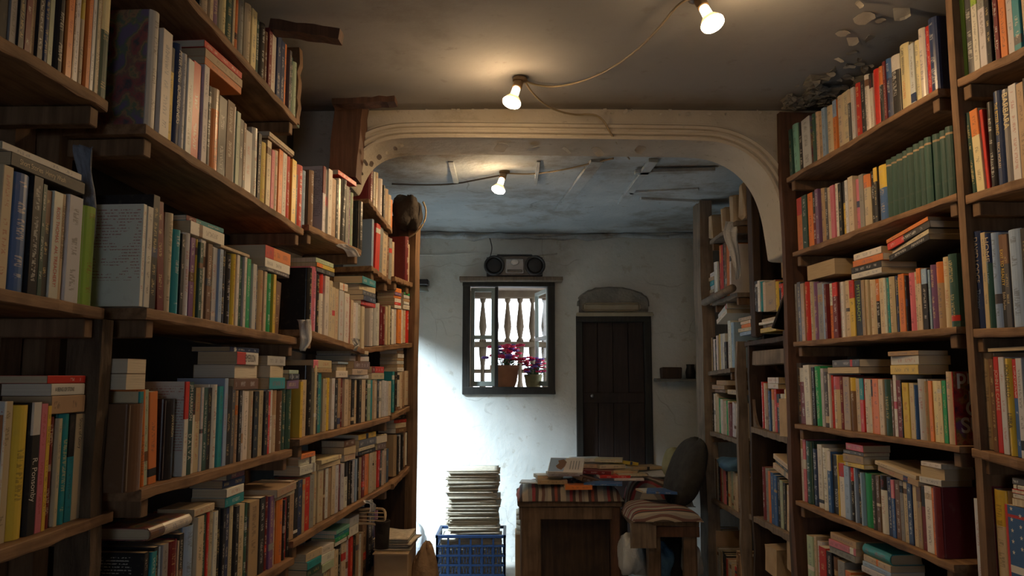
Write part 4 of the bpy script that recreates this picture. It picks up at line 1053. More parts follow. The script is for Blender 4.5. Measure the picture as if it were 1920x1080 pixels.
row('T3', 226, 'b28,164H@9B0D150 ct8,180 o13,181/-3 i8,178/-3 o15,172/-3 _16 k19,150H@2#karon _9 wr8,176@2D150 d10,173#dalva wk7,160 ce10,158 s5,156 d8,154 k8,152P w10,156P t8,150 l7,163D140 k9,146 z7,142 e8,134 k6,132 s4,130 w9,128P c8,126 k8,123P k4,120 c8,122 k7,118 r5,116 w8,118 ce8,115 b8,112 d9,112 d8,110')
row('T4', 262, '_5 k9,166@2D140 t10,160/3 k9,165 l8,160/-2 a11,160 m19,158H c3,150 k9,160 l20,168@1 c12,175 d9,172 r4,172 c10,170 w7,165 k10,165 k6,160 n7,158 c9,158 k7,152 c12,150 d10,145 e18,142@1 k10,140 m7,136 v8,133 ce9,138 o11,116 k3,110 r12,112H')
pile('T1', 378, 131, 452, 'o15P e18 r14P')
pile('T1', 503, 246, 549, 'b5 c9')
pile('T2', 357, 429, 420, 'w25 tm10')
pile('T2', 414, 450, 468, 'c6', out=.01)
pile('T2', 500, 508, 542, 'z7 w18 or24')
pile('T3', 236, 724, 272, 'e30p b28p')
pile('T3', 438, 742, 484, 'b22 e25p wr24#emerson n9')
pile('T3', 505, 738, 534, 't22 e22p s18P')
pile('T3', 538, 727, 560, 'v17 k11 i7')
pile('T4', 283, 1037, 360, 'wb23H@1'); pile('T4', 364, 1003, 402, 'c14'); pile('T4', 422, 975, 457, 't18 w16 n15 mk13'); pile('T4', 512, 957, 557, 'c7 e15')
# bookcase beside the arch
row('B1', 583, 'b8,111 _14 sm5,129@2D130 a6,126 w7,129#x e8,115 k4,115 w4,120P k9,122/4 a6,112 v5,108 i6,105 _10 k8,96H')
row('B2', 570, '_8 k7,119H p11,124P k7,112 wr6,116 w8,114P c6,108 c13,98 s9,96 w9,94P r6,90 c9,86 s9,84P c5,80')
row('B3', 548, '_14 y5,104 c9,106 _4 k8,130H c4,128 k4,122 t8,112 _5 c6,98 y6,98 s17,95 m8,92 c7,88 e9,86 k5,84 c6,82 k5,80 c7,79 k5,76 i5,76 t8,74 c6,73 k8,70P s12,68 c5,64')
row('B4', 540, '_2 e16,108 n8,101 e5,99 r10,98 a8,97 c9,99 c10,97 b3,92 s11,92 c13,90 m4,86/3 s6,85 wk9,83 k13,81H l3,78 k9,78H m5,76 o8,76 c6,74 c5,72 c5,70 r8,68/3 c6,64 e9,64')
row('B5', 608, 'c12,110 c14,108 k8,106 c8,102 s8,100 r10,96 e13,90 b8,112 k8,108 n7,104 v7,100')
pile('B1', 634, 318, 668, 'r9P'); 
pile('B2', 593, 492, 627, 'z8 yo8 i9'); pile('B2', 677, 558, 704, 'r8 k10 z9 c11 t14')
pile('B2', 637, 540, 652, 'w14', tilt=0)
pile('B3', 589, 716, 622, 'e8 cp15'); pile('B3', 630, 718, 652, 'w13 e12p l4'); pile('B3', 655, 717, 691, 's7 c11#fiction b15 s10 k3 c7'); pile('B3', 697, 711, 720, 'c12 rm12')
pile('B4', 562, 902, 592, 'w17 w13 o9'); pile('B4', 596, 881, 638, 'c9p q8'); pile('B4', 646, 882, 666, 'c12 ec14p b12'); pile('B4', 670, 848, 704, 'k8 c6 z14 y10'); pile('B4', 708, 838, 724, 'b12 c14p')
pile('B5', 575, 1085, 602, 'd14 t14 c15'); pile('B5', 604, 1076, 626, 'i15 w17 w14'); pile('B5', 628, 1050, 655, 'w7 g7 t7 j7'); pile('B5', 655, 1030, 672, 'w18 s16P')
# behind the arch
row('C1', 693, 'm8,76H w3 c8,76 w7,74 k3,70 e6,68 c5,64 o5,62')
row('C2', 699, 'l4,95 r8,90/3 a6,88/3 c9,86/3 b4,82/3 a7,82 c4,80')
row('C3', 683, '_14 w6,82 s7,80 w3 m11,74H c4,72 c4 k3 w6,66 s6,66 o7,64 w3 c7,62 r5,60')
row('D2', 742, '_15 m6,84HD140B4 c5,72 c4,70 q6,68'); row('D4', 737, 't4,76 k5,72 w4,70 c6,68 e4,66 c8,64'); row('D5', 738, '_2 e6,77 k3,70 s5,68 k3 e5,64 w3,60 k3 w4,56P')
pile('C3', 740, 584, 752, 'w6 r5 w7 o5 v6 o8'); pile('C3', 756, 585, 768, 'w9 s5 e6 s6 g5')
pile('D4', 745, 707, 757, 'w7 e6 s6 e5 s8 e6 w7'); pile('D5', 742, 824, 762, 'b9 c9 r6 k8 e9 b7')
# wide right bookcase
row('R1', 1481, 'd5,92 j10,98/-3 k9,95 s15,96@1/-2 d14,98H e9,94 l6,96 c12,94H ol6,100 c12,103H c13,104 zc5,102 s6,103 r11,106 k7,106 w9,112H wk6,110 r12,113H ko9,112 m5,118 nu10,118H kw16,116 q17,128#bern s9,122 q11,122 w12,138H v4,134 r7,136P n16,143HB10')
row('R2', 1494, 'or11,101 d9,102 o9,103 mk8,103 v6,105 e8,104 z7,102 c6,101 p7,102 w7,103 k6,101 yk9,102 s5,102 c9,106P p9,98P a8,104 co13,99P k8,103 ky6,107 uy16,107 '+' '.join('de%.1f,%dH@9' % (9.3+i*.4, 113+i*2.2) for i in range(11)))
row('R3', 1490, 'a6,108 z13,111P r8,110 c8,110 v9,108H a10,106 l4,104 m4,103 ow10,103 mr9,104 a8,104 w5,104P c11,105 yr9,105 k13,104#mitter e6,104 c5,104 c10,103 ko11,103 c9,104 w4,104 t4,104 c10,105 n9,106H y3 o11,108P k3 p10,109 c10,110 co8,116 kl10,114 l4,112 v11,120 eo14,124 c15,132 d16,136HB12')
row('R4', 1492, '_2 z8,112 mw9,104 w11,110/-2 k6,108 g11,110/-2 s5,108 z11,102 w3,100 r4,98 cp11,96P m9,98 e12,98 by10,98 c7,98 rt7,99 w9,99 c7,99 ok5,100 o11,102P c9,103 d13,104 b4,104 w6,114P m10,105 k2 y12,102 c9,103 u2 s16,112HP e10,110 o7,112 q10,113 q9,114 g8,116 v3,116 c15,134B12 r2,136@1B12#cover')
row('R5', 1502, 's4,120 p5,134 d11,114H n11,104H w9,116 w12,114H uw6,112 k12,108 y2 wr10,98 l10,97 kr9,98 l3 k10,98 l3 g15,98H@9 z8,100 b7,102 wk14,106P _1 n8,108 up6,106 b9,108 a7,110 c9,111 n9,112P c8,114 eb9,114 mk9,117 w14,121 o7,122 m14,128H@9B6')
row('R6', 1512, '_4 i11,112 c4 s8,110 r13,104 k10,102 b10,98 a13,96 o11,84 c9,80 k14,78 e12,74 n14,100 c13,98 k12,100')
pile('R3', 1514, 1572, 520, 'e30p'); pile('R3', 1597, 1653, 518, 'w11 k12 o13P w13'); pile('R3', 1668, 1745, 470, 'k12 c9 kr14 o8', tilt=9)
pile('R4', 1552, 1611, 710, 'e12p z14'); pile('R4', 1670, 1722, 697, 'y18P s17 e9')
pile('R5', 1583, 1620, 886, 'y8 e15 z7 r13P'); pile('R5', 1645, 1722, 914, 'e12 c8', tilt=-6); pile('R5', 1724, 1765, 912, 's12 e20p w9@2')
pile('R6', 1556, 1603, 1037, 'a13 p13 e13'); pile('R6', 1616, 1668, 1087, 's12 l9 c12 t20H')
# nearest right bookcase
row('S1', 1794, 'x15,190HP z18,200HP wx11,190P sa13,195P k9,190 k8,190H m8,190 o13,195 s12,195P t14,200 c14 k18 e12')
row('S2', 1815, '_5 d12,157H/-3 qo15,159/-3 r6,157/-3 k14,165H n17,181H#binder a15,180P#barbara s15,185P e14 k15 m12')
row('S3', 1811, 'a20,155H@9 n13,182#lodge c9,180 dn11,178H#home l14,178 kb9,175#exit zb10,175 l26,182H@1 k14 c14')
row('S4', 1826, 'b16,164H@9 e20,178H b9,172 r10,178#carre#x s11,180 y13,180H#delillo ur9,182P s12,186 k15 m14')
row('S5', 1828, '_5 s10,168P m26,200H@9D170 cy25,205H r6,190 ur34,192@9#stars k18')
pile('S4', 1852, 1922, 662, 'k8#pic'); pile('S5', 1898, 1925, 936, 'e14p w9 r7p w8 z12')
# beyond the arch on the right
row('F2', 1340, 'w6,74 k3 ro10,102 b4 o8,98/3'); pile('F2', 1331, 1339, 570, 'e9 w5 b8 c6 s7 t9 e7 w8')
row('F3', 1332, 'c3,62 k3 w6,58 w5,64 y5,66 w5,66 k4,50 b3 w5,88P l5,84'); pile('F3', 1341, 1364, 606, 'w9 s10', tilt=12)
row('F4', 1332, 'k12,72HD150 c3,66 g6,64 w3 c5,62 g3 c3,64 m6,62 s6,64/4 w4,64'); pile('F4', 1340, 1386, 748, 'c9'); pile('F4', 1336, 1360, 728, 'b6 e8 e9')
row('F5', 1339, 'w8,74 k2 r7,72 p4,70 k4,70 q7,70 i7,70 c6,68 b14,68'); row('F6', 1336, 's9,100 w9,70 k8,70 r20,60 b14,90')
row('G3', 1422, '_3 r9,86H e8,76 u3 co6,78 r4,80 k6,72 w7,74P w7,84 y8,88'); row('G4', 1430, 'm5,96 a7,96 o4,94 u6,94 u5,92 k5,90 i5,88 k5,86 c5,84/6 e8,82 b6,80')
row('G1', 1407, 'c4,58 w7,58 k3 w4 t4,56 c5 _2 e18,54@1 y5,56 k4 r6,52 c5')
pile('G2', 1384, 1412, 626, 'l7 c7 o7 c6 e7'); pile('G2', 1424, 1455, 620, 'y9 b6 w5 c6'); pile('G4', 1440, 1482, 903, 'c11 k7 c10', tilt=-8); pile('G3', 1440, 1459, 716, 'w10 w11')

# ================================================================== clutter of the back room
YT = 5.15   # table front
tl, tr = PY(970, 940, YT), PY(1166, 940, YT); ZT = PY(1060, 940, YT).z
t = thing('table', 'heavy rustic wooden table with a thick leg and dark back panel', 'table', (tl.x, YT, 0))
wT = tr.x-tl.x
mb = MB(); mb.box(0, wT, 0, .62, ZT-.035, ZT, None, .006, .003); mb.build('tabletop', 'table', t)
mb = MB(); mb.box(.01, wT-.01, .012, .05, ZT-.115, ZT-.036, None, .004, .002); mb.build('apron', 'table', t)
for x in (.02, wT-.07): 
    for y in (.01, .55):
        mb = MB(); mb.box(x, x+(.13 if x < .1 and y < .1 else .06), y, y+.06, 0, ZT-.036, None, .006, .003); mb.build('leg', 'table' if x < .1 else 'redwood', t)
mb = MB(); mb.box(.15, wT-.07, .10, .12, .03, ZT-.116, None, .003); mb.build('back_panel', 'dark', t)
def pillow(name, m, u0, u1, Y0, dy, z0, th, label, cat, amp=.01, seed=0, rz=0, sag=0):
    a, b = PY(u0, 900, Y0).x, PY(u1, 900, Y0).x; rs = random.Random(seed); p1, p2 = rs.uniform(0, 6), rs.uniform(0, 6)
    def fn(p, q):
        ex = (1-abs(2*p-1)**5)*(1-abs(2*q-1)**4)
        return Vector((a+(b-a)*p+amp*sin(q*7+p1), Y0+dy*q+amp*sin(p*9+p2), z0+.004+th*max(0, ex)**.5+amp*.7*(1+sin(9*p+p1)*sin(7*q+p2))*ex+.002))
    mb = MB(); mb.grid(fn, 26, 16, lambda p: Vector((p.x, p.y, min(p.z-.003, z0+.0015)))); return tag(mb.build(name, m, None, True), label, cat)
pillow('kilim_cushion', 'kilim_x', 970, 1168, YT-.02, .5, ZT, .095, 'long flat kilim cushion striped cream, black and red on the table', 'cushion', .006, 1)
# bench to the right
YB2 = 4.75; bl, br = PY(1183, 980, YB2), PY(1312, 980, YB2); ZS = PY(1230, 978, YB2).z
t = thing('bench', 'low rustic wooden bench at the table end under striped cloth', 'bench', (bl.x, YB2, 0)); wB = br.x-bl.x
mb = MB(); mb.box(0, wB, 0, .88, ZS-.03, ZS, None, .006, .003); mb.build('seat', 'table', t)
mb = MB(); mb.box(-.005, .15, -.005, .02, ZS-.15, ZS-.005, None, .006, .006); mb.build('end_block', 'grey', t)
mb = MB(); mb.box(.15, wB, .0, .03, ZS-.09, ZS-.031, None, .004, .002); mb.build('apron', 'redwood', t)
for x, y in ((.10, .02), (wB-.09, .02), (.02, .80), (wB-.09, .80)):
    mb = MB(); mb.box(x, x+.075, y, y+.07, 0, ZS-.031, None, .006, .003); mb.build('leg', 'table', t)
pillow('kilim_cloth', 'kilim_y', 1182, 1314, YB2-.03, .50, ZS, .06, 'folded rug of red, cream and grey stripes on the low bench', 'rug', .012, 4)
pillow('kilim_blanket', 'kilim_y', 1180, 1300, YB2+.52, .34, ZS, .175, 'rumpled striped blanket behind the folded rug', 'blanket', .02, 9)
# heap of books on the table
zt0 = ZT+.115
def heap(u, v, Y, t_, d_, h_, A, rz, label, rx=0, ry=0, **k):
    c = PY(u, v, Y); 
    m0 = Matrix.Translation(c) @ Matrix.Rotation(radians(rz), 4, 'Z') @ Matrix.Rotation(radians(rx), 4, 'X') @ Matrix.Rotation(radians(ry), 4, 'Y') @ Matrix.Rotation(-pi/2, 4, 'Y') @ Matrix.Translation((-t_/2, -d_/2, -h_/2))
    add_book(m0, t_, d_, h_, A, k.get('B'), k.get('hard', False), True, k.get('style', 0), k.get('tid'), None, ('loose', label), 0, 9999)
TB = ', on the cluttered table'
heap(1062, 874, 5.20, .018, .15, .22, 'w', -12, 'white paperback with blue cover picture tilted atop the left of the heap'[:200], rx=30, tid='coast')
heap(1055, 888, 5.25, .020, .13, .20, 'w', 6, 'plain white book under the tilted blue-and-white one'+TB)
heap(1034, 902, 5.22, .026, .12, .19, 'e', 4, 'thick book with tan page edges at the left foot of the heap'+TB)
heap(1028, 892, 5.30, .022, .12, .17, 'c', 12, 'cream book squeezed between tan one below and white one above'+TB)
heap(1005, 903, 5.25, .006, .16, .20, 'w', -6, 'open white booklet at the far left corner of the kilim cushion')
heap(1083, 912, 5.16, .028, .11, .17, 'o', 3, 'orange-brown book at the front edge of the kilim cushion')
heap(1131, 906, 5.18, .014, .14, .24, 'u', -8, 'slim blue book lying at the front right of the heap'+TB)
heap(1100, 898, 5.26, .030, .11, .16, 'b', 32, 'brown book slanting in the middle of the heap'+TB, rx=8, ry=14)
heap(1098, 861, 5.50, .022, .13, .20, 'w', 10, 'white book on the back of the heap below the door'+TB)
heap(1102, 872, 5.48, .026, .13, .19, 'e', -4, 'tan book under the white one at the back'+TB)
heap(1142, 862, 5.45, .022, .13, .18, 'c', -10, 'cream book topmost of the heap before the door'+TB)
heap(1142, 873, 5.44, .026, .13, .18, 'c', 14, 'thick cream book under the topmost cream one'+TB)
heap(1165, 866, 5.52, .020, .13, .19, 'y', 24, 'yellowed book leaning right of the topmost cream one'+TB, ry=8)
heap(1170, 884, 5.38, .028, .13, .19, 'e', -14, 'thick tan book right of the middle of the heap'+TB)
heap(1150, 892, 5.30, .016, .13, .20, 'r', 4, 'red-edged book low in the heap beside the blue one'+TB)
heap(1178, 897, 5.28, .014, .13, .19, 'w', -3, 'slim white book lowest at the right of the heap'+TB)
heap(1182, 889, 5.32, .014, .13, .19, 'c', 6, 'slim cream book lying on the lowest white one'+TB)
heap(1205, 876, 5.50, .020, .15, .22, 'e', 20, 'tan book at the right rear of the heap'+TB)
heap(1228, 886, 5.42, .010, .17, .23, 's', -20, 'grey open booklet at the right end of the heap'+TB, rx=10)
heap(1122, 884, 5.36, .024, .13, .20, 'm', -20, 'dark red book half buried in the centre of the heap'+TB)
heap(1075, 897, 5.30, .020, .12, .18, 'k', 10, 'black book half buried behind the orange-brown one'+TB)
heap(1246, 921, 4.95, .016, .15, .21, 'u', -12, 'blue book with pale edges on the rug stack'+', beside the dark cushion')
heap(1226, 919, 5.02, .010, .13, .19, 'w', 12, 'thin white book on the striped blanket')
# cushions on the right
def slab(name, m, c, sz, rot, label, cat, seed=0):
    mb = MB(); mb.blob((0, 0, 0), sz, (26, 18), .03, seed); o = mb.build(name, m, None, True); o.location = c; o.rotation_euler = rot; return tag(o, label, cat)
c = PY(1285, 885, 5.0); slab('dark_cushion', 'cushion', c, (.075, .20, .215), (0, radians(24), radians(10)), 'large dark cushion standing tilted against the end post', 'cushion', 2)
c = PY(1262, 868, 5.35); slab('olive_cushion', 'olive', c, (.06, .14, .10), (0, radians(15), 0), 'small olive cushion behind the large dark one', 'cushion', 5)
# newspapers on the crate
YC = 5.55; cl, cr = PY(819, 1040, YC), PY(946, 1040, YC); zc0 = .01; ztop = PY(880, 1003, YC).z
t = thing('crate', 'blue plastic lattice crate holding up the newspaper stack', 'crate', ((cl.x+cr.x)/2, YC+.17, 0)); cw = (cr.x-cl.x)/2; cdp = .17; ch = ztop
def lattice(mb, L_, hh, tr):
    nx, nz = 6, 5
    for i in range(nx+1): x = -L_+2*L_*i/nx; mb.box(x-.006, x+.006, -.006, .006, .01, hh, tr)
    for j in range(nz+1): z = .02+(hh-.03)*j/nz; mb.box(-L_, L_, -.007, .007, z-.006, z+.006, tr)
    for i in range(nx*4): 
        x = -L_+2*L_*(i+.5)/(nx*4)
        for j in (1, 2, 3, 4): 
            z = .02+(hh-.03)*j/nz; mb.box(x-.003, x+.003, -.003, .003, z-(hh-.03)/nz*.8, z, tr)
for nm, tr, L_ in (('side', Matrix.Translation((0, -cdp, 0)), cw), ('side', Matrix.Translation((0, cdp, 0)), cw), ('end', Matrix.Translation((-cw, 0, 0)) @ Matrix.Rotation(pi/2, 4, 'Z'), cdp), ('end', Matrix.Translation((cw, 0, 0)) @ Matrix.Rotation(pi/2, 4, 'Z'), cdp)):
    mb = MB(); lattice(mb, L_, ch, tr); mb.build('lattice_'+nm, 'crate', t)
mb = MB()
for y in (-cdp, cdp): mb.box(-cw-.01, cw+.01, y-.010, y+.010, ch-.02, ch, None, .003)
for x in (-cw, cw): mb.box(x-.010, x+.010, -cdp-.01, cdp+.01, ch-.02, ch, None, .003)
mb.build('rim', 'crate', t)
mb = MB(); mb.box(-cw, cw, -cdp, cdp, .003, .012); mb.build('base', 'crate', t)
def newspaper(i, x, y, z, w, d, th, rz, n, inside):
    rs = random.Random(i); p1 = rs.uniform(0, 6); mb = MB()
    def fn(p, q):
        e = 1-.15*abs(2*p-1)**6; return Vector(((p-.5)*2*w, (q-.5)*2*d, th*e+.0004*sin(5*p+p1)*sin(4*q+p1)+(.0009*max(0, rs.uniform(-.6, 1)) if p in (0, 1) else 0)))
    mb.grid(fn, 10, 6, lambda p: Vector((p.x*.985, p.y*.985, -.0001+.0004*sin(5*(p.x/(2*w)+.5)+p1)*sin(4*(p.y/(2*d)+.5)+p1))))
    for j in range(1, 4): mb.box(-w*1.01, w*1.005, -d-.004*rs.random(), -d+.01, th*j/4-.0006, th*j/4+.0006)
    o = mb.build('newspaper', 'news', None, True); o.location = (x, y, z); o.rotation_euler = (0, 0, rz)
    ps_ = 'inside the blue crate' if inside else 'in the stack on the blue crate'
    if inside: lab = f'folded yellowed newspaper, {NUM[i]} up inside the blue crate'
    elif i == n-1: lab = 'folded newspaper topmost of the tall stack on the blue crate'
    else:
        k = n-1-i; lab = f'folded yellowed newspaper, {NUM[k] if k < 19 else NUM[i]} from the {"top" if k < 19 else "bottom"} of the stack on the blue crate'
    tag(o, lab, 'newspaper', 'newspapers piled on the blue crate')
cx, cy = (cl.x+cr.x)/2, YC+.17; z = .014; k = 0
while z < ch-.035 and k < 14:
    th = random.uniform(.016, .024); newspaper(k, cx+random.uniform(-.004, .004), cy, z, cw-.022, cdp-.022, th, 0, 14, True); z += th+.0015; k += 1
z = ch+.005; ztop2 = PY(890, 882, YC).z; k = 0
stack_n = 38; th0 = (ztop2-z)/stack_n-.0012
for k in range(stack_n):
    newspaper(k+100 if False else k, cx+.012+(random.uniform(-.026, .026) if k % 4 == 0 else random.uniform(-.010, .010)), cy+random.uniform(-.015, .01), z, (PY(943, 900, YC).x-PY(848, 900, YC).x)/2*random.uniform(.93, 1.04), .155, th0, random.uniform(-.05, .05), stack_n, False)
    z += th0+.0012
# sacks and boxes on the floor
c = PY(800, 1035, 5.75)
mb = MB(); mb.blob((0, 0, .17), (.12, .14, .20), (26, 18), .08, 3, .82); o = mb.build('white_sack', 'whitesack', None, True); o.location = (-.725, 5.85, 0); tag(o, 'full white plastic sack beside the open doorway', 'sack')
mb = MB(); mb.blob((0, 0, .31), (.072, .12, .30), (26, 22), .06, 8, .95); o = mb.build('brown_sack', 'brownsack', None, True); p = PY(790, 1060, 3.85); o.location = (p.x+.02, 3.86, .0); tag(o, 'lumpy brown sack at the end of the left bookcases', 'sack')
zt1 = PY(740, 1035, 3.7).z
a, b = Vector((-.612, 0, 0)), Vector((-.462, 0, 0))
t = thing('cardboard_box', 'brown cardboard box at the foot of the left bookcases', 'box', (a.x, 3.66, 0)); wb = b.x-a.x
mb = MB(); mb.box(0, wb, 0, .30, 0, zt1, None, .004, .002); mb.build('body', 'card', t)
mb = MB(); mb.box(-.004, wb+.004, -.02, .18, zt1, zt1+.005); mb.build('flap', 'kraft', t); mb = MB(); mb.box(-.004, wb+.004, .182, .32, zt1, zt1+.005); mb.build('flap', 'kraft', t)
z = zt1+.008
for i in range(5):
    mb = MB(); r = random.Random(i); ww = .17+.02*r.random()
    mb.grid(lambda p, q: Vector((-.02+p*ww*.9, q*.24, .006+.004*sin(6*p+i)*sin(5*q))), 8, 6, lambda p: Vector((p.x, p.y, p.z-.006)))
    o = mb.build('paper_bundle', 'news', None, True); o.location = (a.x+.01, 3.68+r.uniform(0, .02), z); o.rotation_euler = (0, 0, r.uniform(-.1, .1)); z += .012
    tag(o, f'worn bundle of papers, {NUM[i]} from the bottom on the cardboard box', 'papers', 'paper bundles on the cardboard box')
# small cane tray on top of the books, dark jug below
p = PY(690, 968, 3.6); q = PY(722, 968, 3.6)
t = thing('wooden_tray', 'small open wooden frame tray leaning over the lowest left shelf', 'tray', (p.x, 3.6, p.z)); w = q.x-p.x
mb = MB(); mb.tube(chaikin([Vector(v) for v in ((-.06, 0, -.03), (0, 0, -.03), (w, -.03, -.035), (w+.005, .0, .03), (w*.3, .05, .025), (-.05, .05, .02))], 2), .006, 7); mb.build('frame', 'kraft', t, True)
for k in range(3): mb = MB(); mb.tube([(-.04+.0*k, .01*k, -.015+.014*k), (w, -.02+.01*k, -.018+.016*k)], .0025, 6); mb.build('slat', 'kraft', t)
p = PY(716, 1028, 3.6); mb = MB(); mb.lathe([(.03, 0), (.032, .05), (.034, .11), (.036, .115), (.033, .12), (.028, .115), (.02, .10)], 16); o = mb.build('dark_jar', 'sack', None, True); o.location = (p.x, 3.6, p.z); tag(o, 'dark jar standing behind the papers on the bottom left shelf', 'jar')
# plastic bags under the bench
for i, (u, v, Y, r, m, lab) in enumerate(((1186, 1042, 5.12, (.09, .10, .12), 'whitesack', 'crumpled white plastic bag behind the bench front leg'), (1198, 1012, 5.16, (.08, .06, .06), 'bluecloth', 'blue cloth bundle on top of the white plastic bag'), (1262, 1045, 5.1, (.13, .10, .13), 'sack', 'dark bag slumped under the middle of the bench'), (1297, 1052, 4.95, (.06, .08, .09), 'whitesack', 'small white plastic bag under the bench right end'), (1237, 1052, 5.0, (.07, .08, .10), 'bluecloth', 'dull blue bag beneath the bench seat'))):
    c = PY(u, v, Y); mb = MB(); mb.blob((0, 0, 0), r, (30, 22), .11, i+27, .9); o = mb.build('plastic_bag', m, None, True); o.location = (c.x, Y, max(c.z, r[2]*.9+.001)); tag(o, lab, 'bag')
# papers stuck beside the table
for i in range(4):
    c = PY(968, 965+i*9, 5.25); mb = MB(); mb.grid(lambda p, q: Vector((p*.09, q*.22, .006*sin(5*p+i))), 6, 5, .008); o = mb.build('paper_wad', 'news', None, True); o.location = (c.x-.0, 5.25, c.z); tag(o, f'wad of papers, {NUM[i]} from top, sticking out beside the table leg', 'papers', 'paper wads beside the table leg')
mb = MB(); mb.box(0, .10, 0, .22, 0, PY(968, 1000, 5.25).z-.008, None, .004); o = mb.build('paper_pile', 'card'); c = PY(966, 1000, 5.26); o.location = (c.x, 5.26, 0); tag(o, 'narrow brown carton standing behind the table leg', 'carton')
# portable stereo on the ledge
Ys = YF-.10; sl, sr = PY(908, 495, Ys-.03), PY(1022, 495, Ys-.03); zb0 = PY(960, 517, YF-.12).z+.008; hh = (PY(960, 477, YF-.12).z-zb0)
ledge_top = PY(950, 523, YF-.06).z+.016; zb0 = ledge_top+.002
t = thing('portable_stereo', 'black and silver portable stereo standing on the wooden ledge', 'stereo', ((sl.x+sr.x)/2, Ys, zb0)); wS = (sr.x-sl.x)
mb = MB(); mb.grid(lambda p, q: Vector(((p-.5)*wS*.92, -.045+.09*q, hh*(.88+.06*sin(pi*p)))), 10, 3, lambda p: Vector((p.x, p.y, 0.0))); mb.build('body', 'black', t)
for s in (-1, 1):
    m4 = Matrix.Translation((s*wS*.335, -.045, hh*.47)) @ Matrix.Rotation(pi/2, 4, 'X')
    mb = MB(); mb.lathe([(.078, 0), (.080, .012), (.074, .024), (.064, .022), (.06, .012)], 28, m4); mb.build('speaker_surround', 'black', t, True)
    mb = MB(); mb.lathe([(.062, .013), (.05, .018), (.02, .02), (.002, .021)], 24, m4); mb.build('speaker_grille', 'meshgrille', t, True)
mb = MB(); mb.box(-wS*.15, wS*.15, -.062, -.045, hh*.10, hh*.80, None, .006); fp = mb.build('front_panel', 'silver', t)
mb = MB(); mb.box(-wS*.12, wS*.12, -.066, -.061, hh*.12, hh*.26, None, .002); mb.build('cassette_door', 'black', fp)
mb = MB(); mb.lathe([(.022, 0), (.022, .008), (.018, .01)], 20, Matrix.Translation((0, -.062, hh*.62)) @ Matrix.Scale(1.5, 4, (1, 0, 0)) @ Matrix.Rotation(pi/2, 4, 'X')); mb.build('display', 'metal', fp, True)
mb = MB(); mb.tube([(-wS*.33, 0, hh*.86), (-wS*.28, 0, hh*1.02), (wS*.28, 0, hh*1.02), (wS*.33, 0, hh*.86)], .008, 8); mb.build('handle', 'black', t, True)
# small ledge right of the door
a, b = PY(1228, 712, YF-.06), PY(1312, 710, YF-.06)
mb = MB(); mb.box(a.x, b.x, YF-.13, YF, a.z-.012, a.z+.008, None, .004, .003); tag(mb.build('wall_shelf', 'niche'), 'small rough wall ledge right of the dark door', 'ledge')
c = PY(1240, 706, YF-.08); mb = MB(); mb.box(0, .155, 0, .09, 0, .085, None, .006, .003); o = mb.build('small_box', 'dark'); o.location = (c.x, YF-.11, a.z+.009); tag(o, 'dark little box on the ledge right of the door', 'box')
c = PY(1296, 706, YF-.08); mb = MB(); mb.lathe([(.035, 0), (.04, .05), (.03, .09), (.034, .11)], 14); o = mb.build('dark_pot', 'black', None, True); o.location = (c.x, YF-.06, a.z+.009); tag(o, 'dark pot beside the little box on the ledge', 'pot')
# wall bracket with a black cover, far left
c = PY(797, 532, YF-.05)
t = thing('wall_fitting', 'black fitting over a pale shade on the far wall beside the left post', 'wall fitting', (c.x, YF-.02, c.z))
mb = MB(); mb.box(-.06, .03, -.09, .015, -.015, .03, None, .006); mb.build('cover', 'black', t)
mb = MB(); mb.lathe([(.05, -.06), (.035, -.03), (.02, -.015)], 14, Matrix.Translation((-.02, -.03, 0))); mb.build('shade', 'sash', t, True)
# dark bundle on top of the left end post, paper rags
c = PY(764, 402, 4.25); mb = MB(); mb.blob((0, 0, 0), (.075, .10, .085), (26, 18), .14, 12); o = mb.build('cloth_bundle', 'sack', None, True); o.location = (c.x-.01, 4.30, c.z+.02); tag(o, 'dark cloth bundle stuffed above the last left bookcase bay', 'bundle')
def rag(pts, w, m, label, Y, name='paper_rag', cat='paper', th=.0012, seed=0, amp=.012):
    rs = random.Random(seed); P2 = chaikin([PY(u, v, Y) for u, v in pts], 2); n = len(P2); mb = MB(); W_ = w if isinstance(w, list) else [w]*2; p1 = rs.uniform(0, 6)
    def fn(p, q):
        i = min(n-1, int(round(p*(n-1)))); ww = W_[0]+(W_[-1]-W_[0])*p if len(W_) == 2 else W_[min(len(W_)-1, int(p*len(W_)))]
        return P2[i]+Vector(((q-.5)*ww, amp*sin(8*p+5*q+p1)+amp*.6*cos(13*q+p1), .004*sin(9*p+p1)))
    mb.grid(fn, n-1, 8, lambda p: p+Vector((0, th, 0))); return tag(mb.build(name, m, None, True), label, cat)
rag([(570, 598), (570, 620), (574, 640), (566, 660)], [.055, .022], 'paper', 'crumpled clear wrapper hanging off the third shelf end beside the arch bookcase', 2.82, 'plastic_wrapper', 'wrapper', seed=2)
rag([(158, 272), (163, 320), (168, 380), (160, 450), (155, 468)], [.035, .03], 'bluepaper' if 'bluepaper' in M else 'paper', 'pale torn paper hanging on the post beside the lime green book', 1.72, seed=5)
rag([(1376, 414), (1368, 440), (1378, 470), (1384, 510), (1382, 525)], [.10, .015], 'paper', 'long torn white paper hanging in front of the far right bookcase', RB.pt(1376, 470).y-.02, seed=6)
rag([(664, 636), (672, 645), (664, 656)], [.03, .02], 'paper', 'scrap of white paper poking from the second shelf beside the arch', LB.pt(664, 640).y-.0, seed=8)
rag([(690, 938), (700, 945), (698, 958)], [.04, .02], 'paper', 'small pale paper scrap dangling under the fourth shelf near the arch', 3.55, seed=9)
rag([(640, 458), (655, 468), (664, 480)], [.05, .05], 'paper', 'price card pinned to the top shelf edge beside the arch', LB.pt(636, 455).y-.01, seed=11, amp=.002)
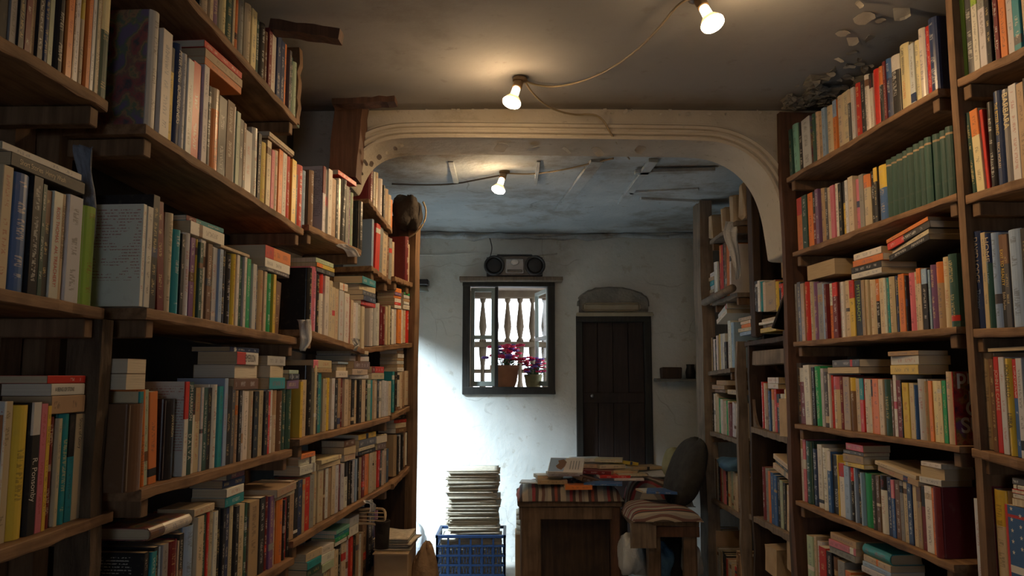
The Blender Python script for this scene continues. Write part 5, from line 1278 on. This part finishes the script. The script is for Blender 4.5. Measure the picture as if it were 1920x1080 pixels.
# packets on the top of the far right bookcase
for i, (u, v, w, h_, rz) in enumerate(((1320, 420, .07, .20, .2), (1342, 415, .07, .18, -.2), (1360, 405, .09, .22, .3), (1376, 398, .10, .25, .0))):
    c = RB.pt(u+6, 440-(u-1320)*.35); mb = MB(); mb.box(-.04, .14, -w/2, w/2, 0, h_*.8, None, .012, .008); o = mb.build('paper_parcel', 'kraft'); o.location = (c.x+.06, c.y, SHELVES['F1']['B'].z+.004); o.rotation_euler = (0, 0, rz*.3)
    tag(o, f'brown paper parcel, {NUM[i]} from left on top of the far right bookcase', 'parcel', 'paper parcels above the far right bookcase')
# blue folded cloth
c = RB.pt(1362, 872); mb = MB(); mb.blob((0, 0, 0), (.10, .20, .035), (26, 12), .10, 31); o = mb.build('folded_cloth', 'bluecloth', None, True); o.location = (c.x+.07, c.y+.02, c.z+.0); tag(o, 'blue folded cloth lying over books on the far right bookcase', 'cloth')
# kraft box and tan cartons in the frame cabinet
for i, (u, v, Yo, sz, rot, lab) in enumerate(((1482, 775, 0, (.10, .10, .17), .1, 'kraft paper box leaning out at the right of the cabinet middle shelf'), (1440, 1076, .1, (.12, .13, .13), .1, 'tan carton at the foot of the frame cabinet on the left'), (1474, 1072, .05, (.11, .10, .15), -.15, 'tan carton at the foot of the frame cabinet on the right'))):
    c = RB.pt(u, v); mb = MB(); mb.box(-sz[0]/2, sz[0]/2, -sz[1]/2, sz[1]/2, 0, sz[2], None, .006, .006); o = mb.build('carton', 'kraft'); o.location = (c.x+.07 if i else c.x+.02, c.y, (SHELVES['G3']['B'].z+.006) if i == 0 else c.z); o.rotation_euler = (0, 0, rot); tag(o, lab, 'carton')
    if i: o.location.z = PZ(960, 700, 0).z if False else max(0.0, c.z-.0)
# stop board under cartons
c = RB.pt(1410, 1078); mb = MB(); e = RB.pt(1490, 1078); mb.box(c.x, c.x+.24, e.y, c.y, min(c.z, e.z)-.028, min(c.z, e.z)-.004, None, .003, .002); o = mb.build('low_board', 'grey', c7)
# open flap of a laptop-like folder on the cabinet top
c = RB.pt(1455, 598); mb = MB(); mb.box(-.01, .0, -.1, .1, 0, .24, None, .002); o = mb.build('black_folder', 'black'); o.location = (c.x-.0, c.y-.05, SHELVES['G2']['B'].z+.03); o.rotation_euler = (0, radians(22), radians(-35)); tag(o, 'open black folder standing on the frame cabinet top', 'folder')
# white lettering on the black and red cover at the right end of the fourth shelf
realise_books(310, 310)
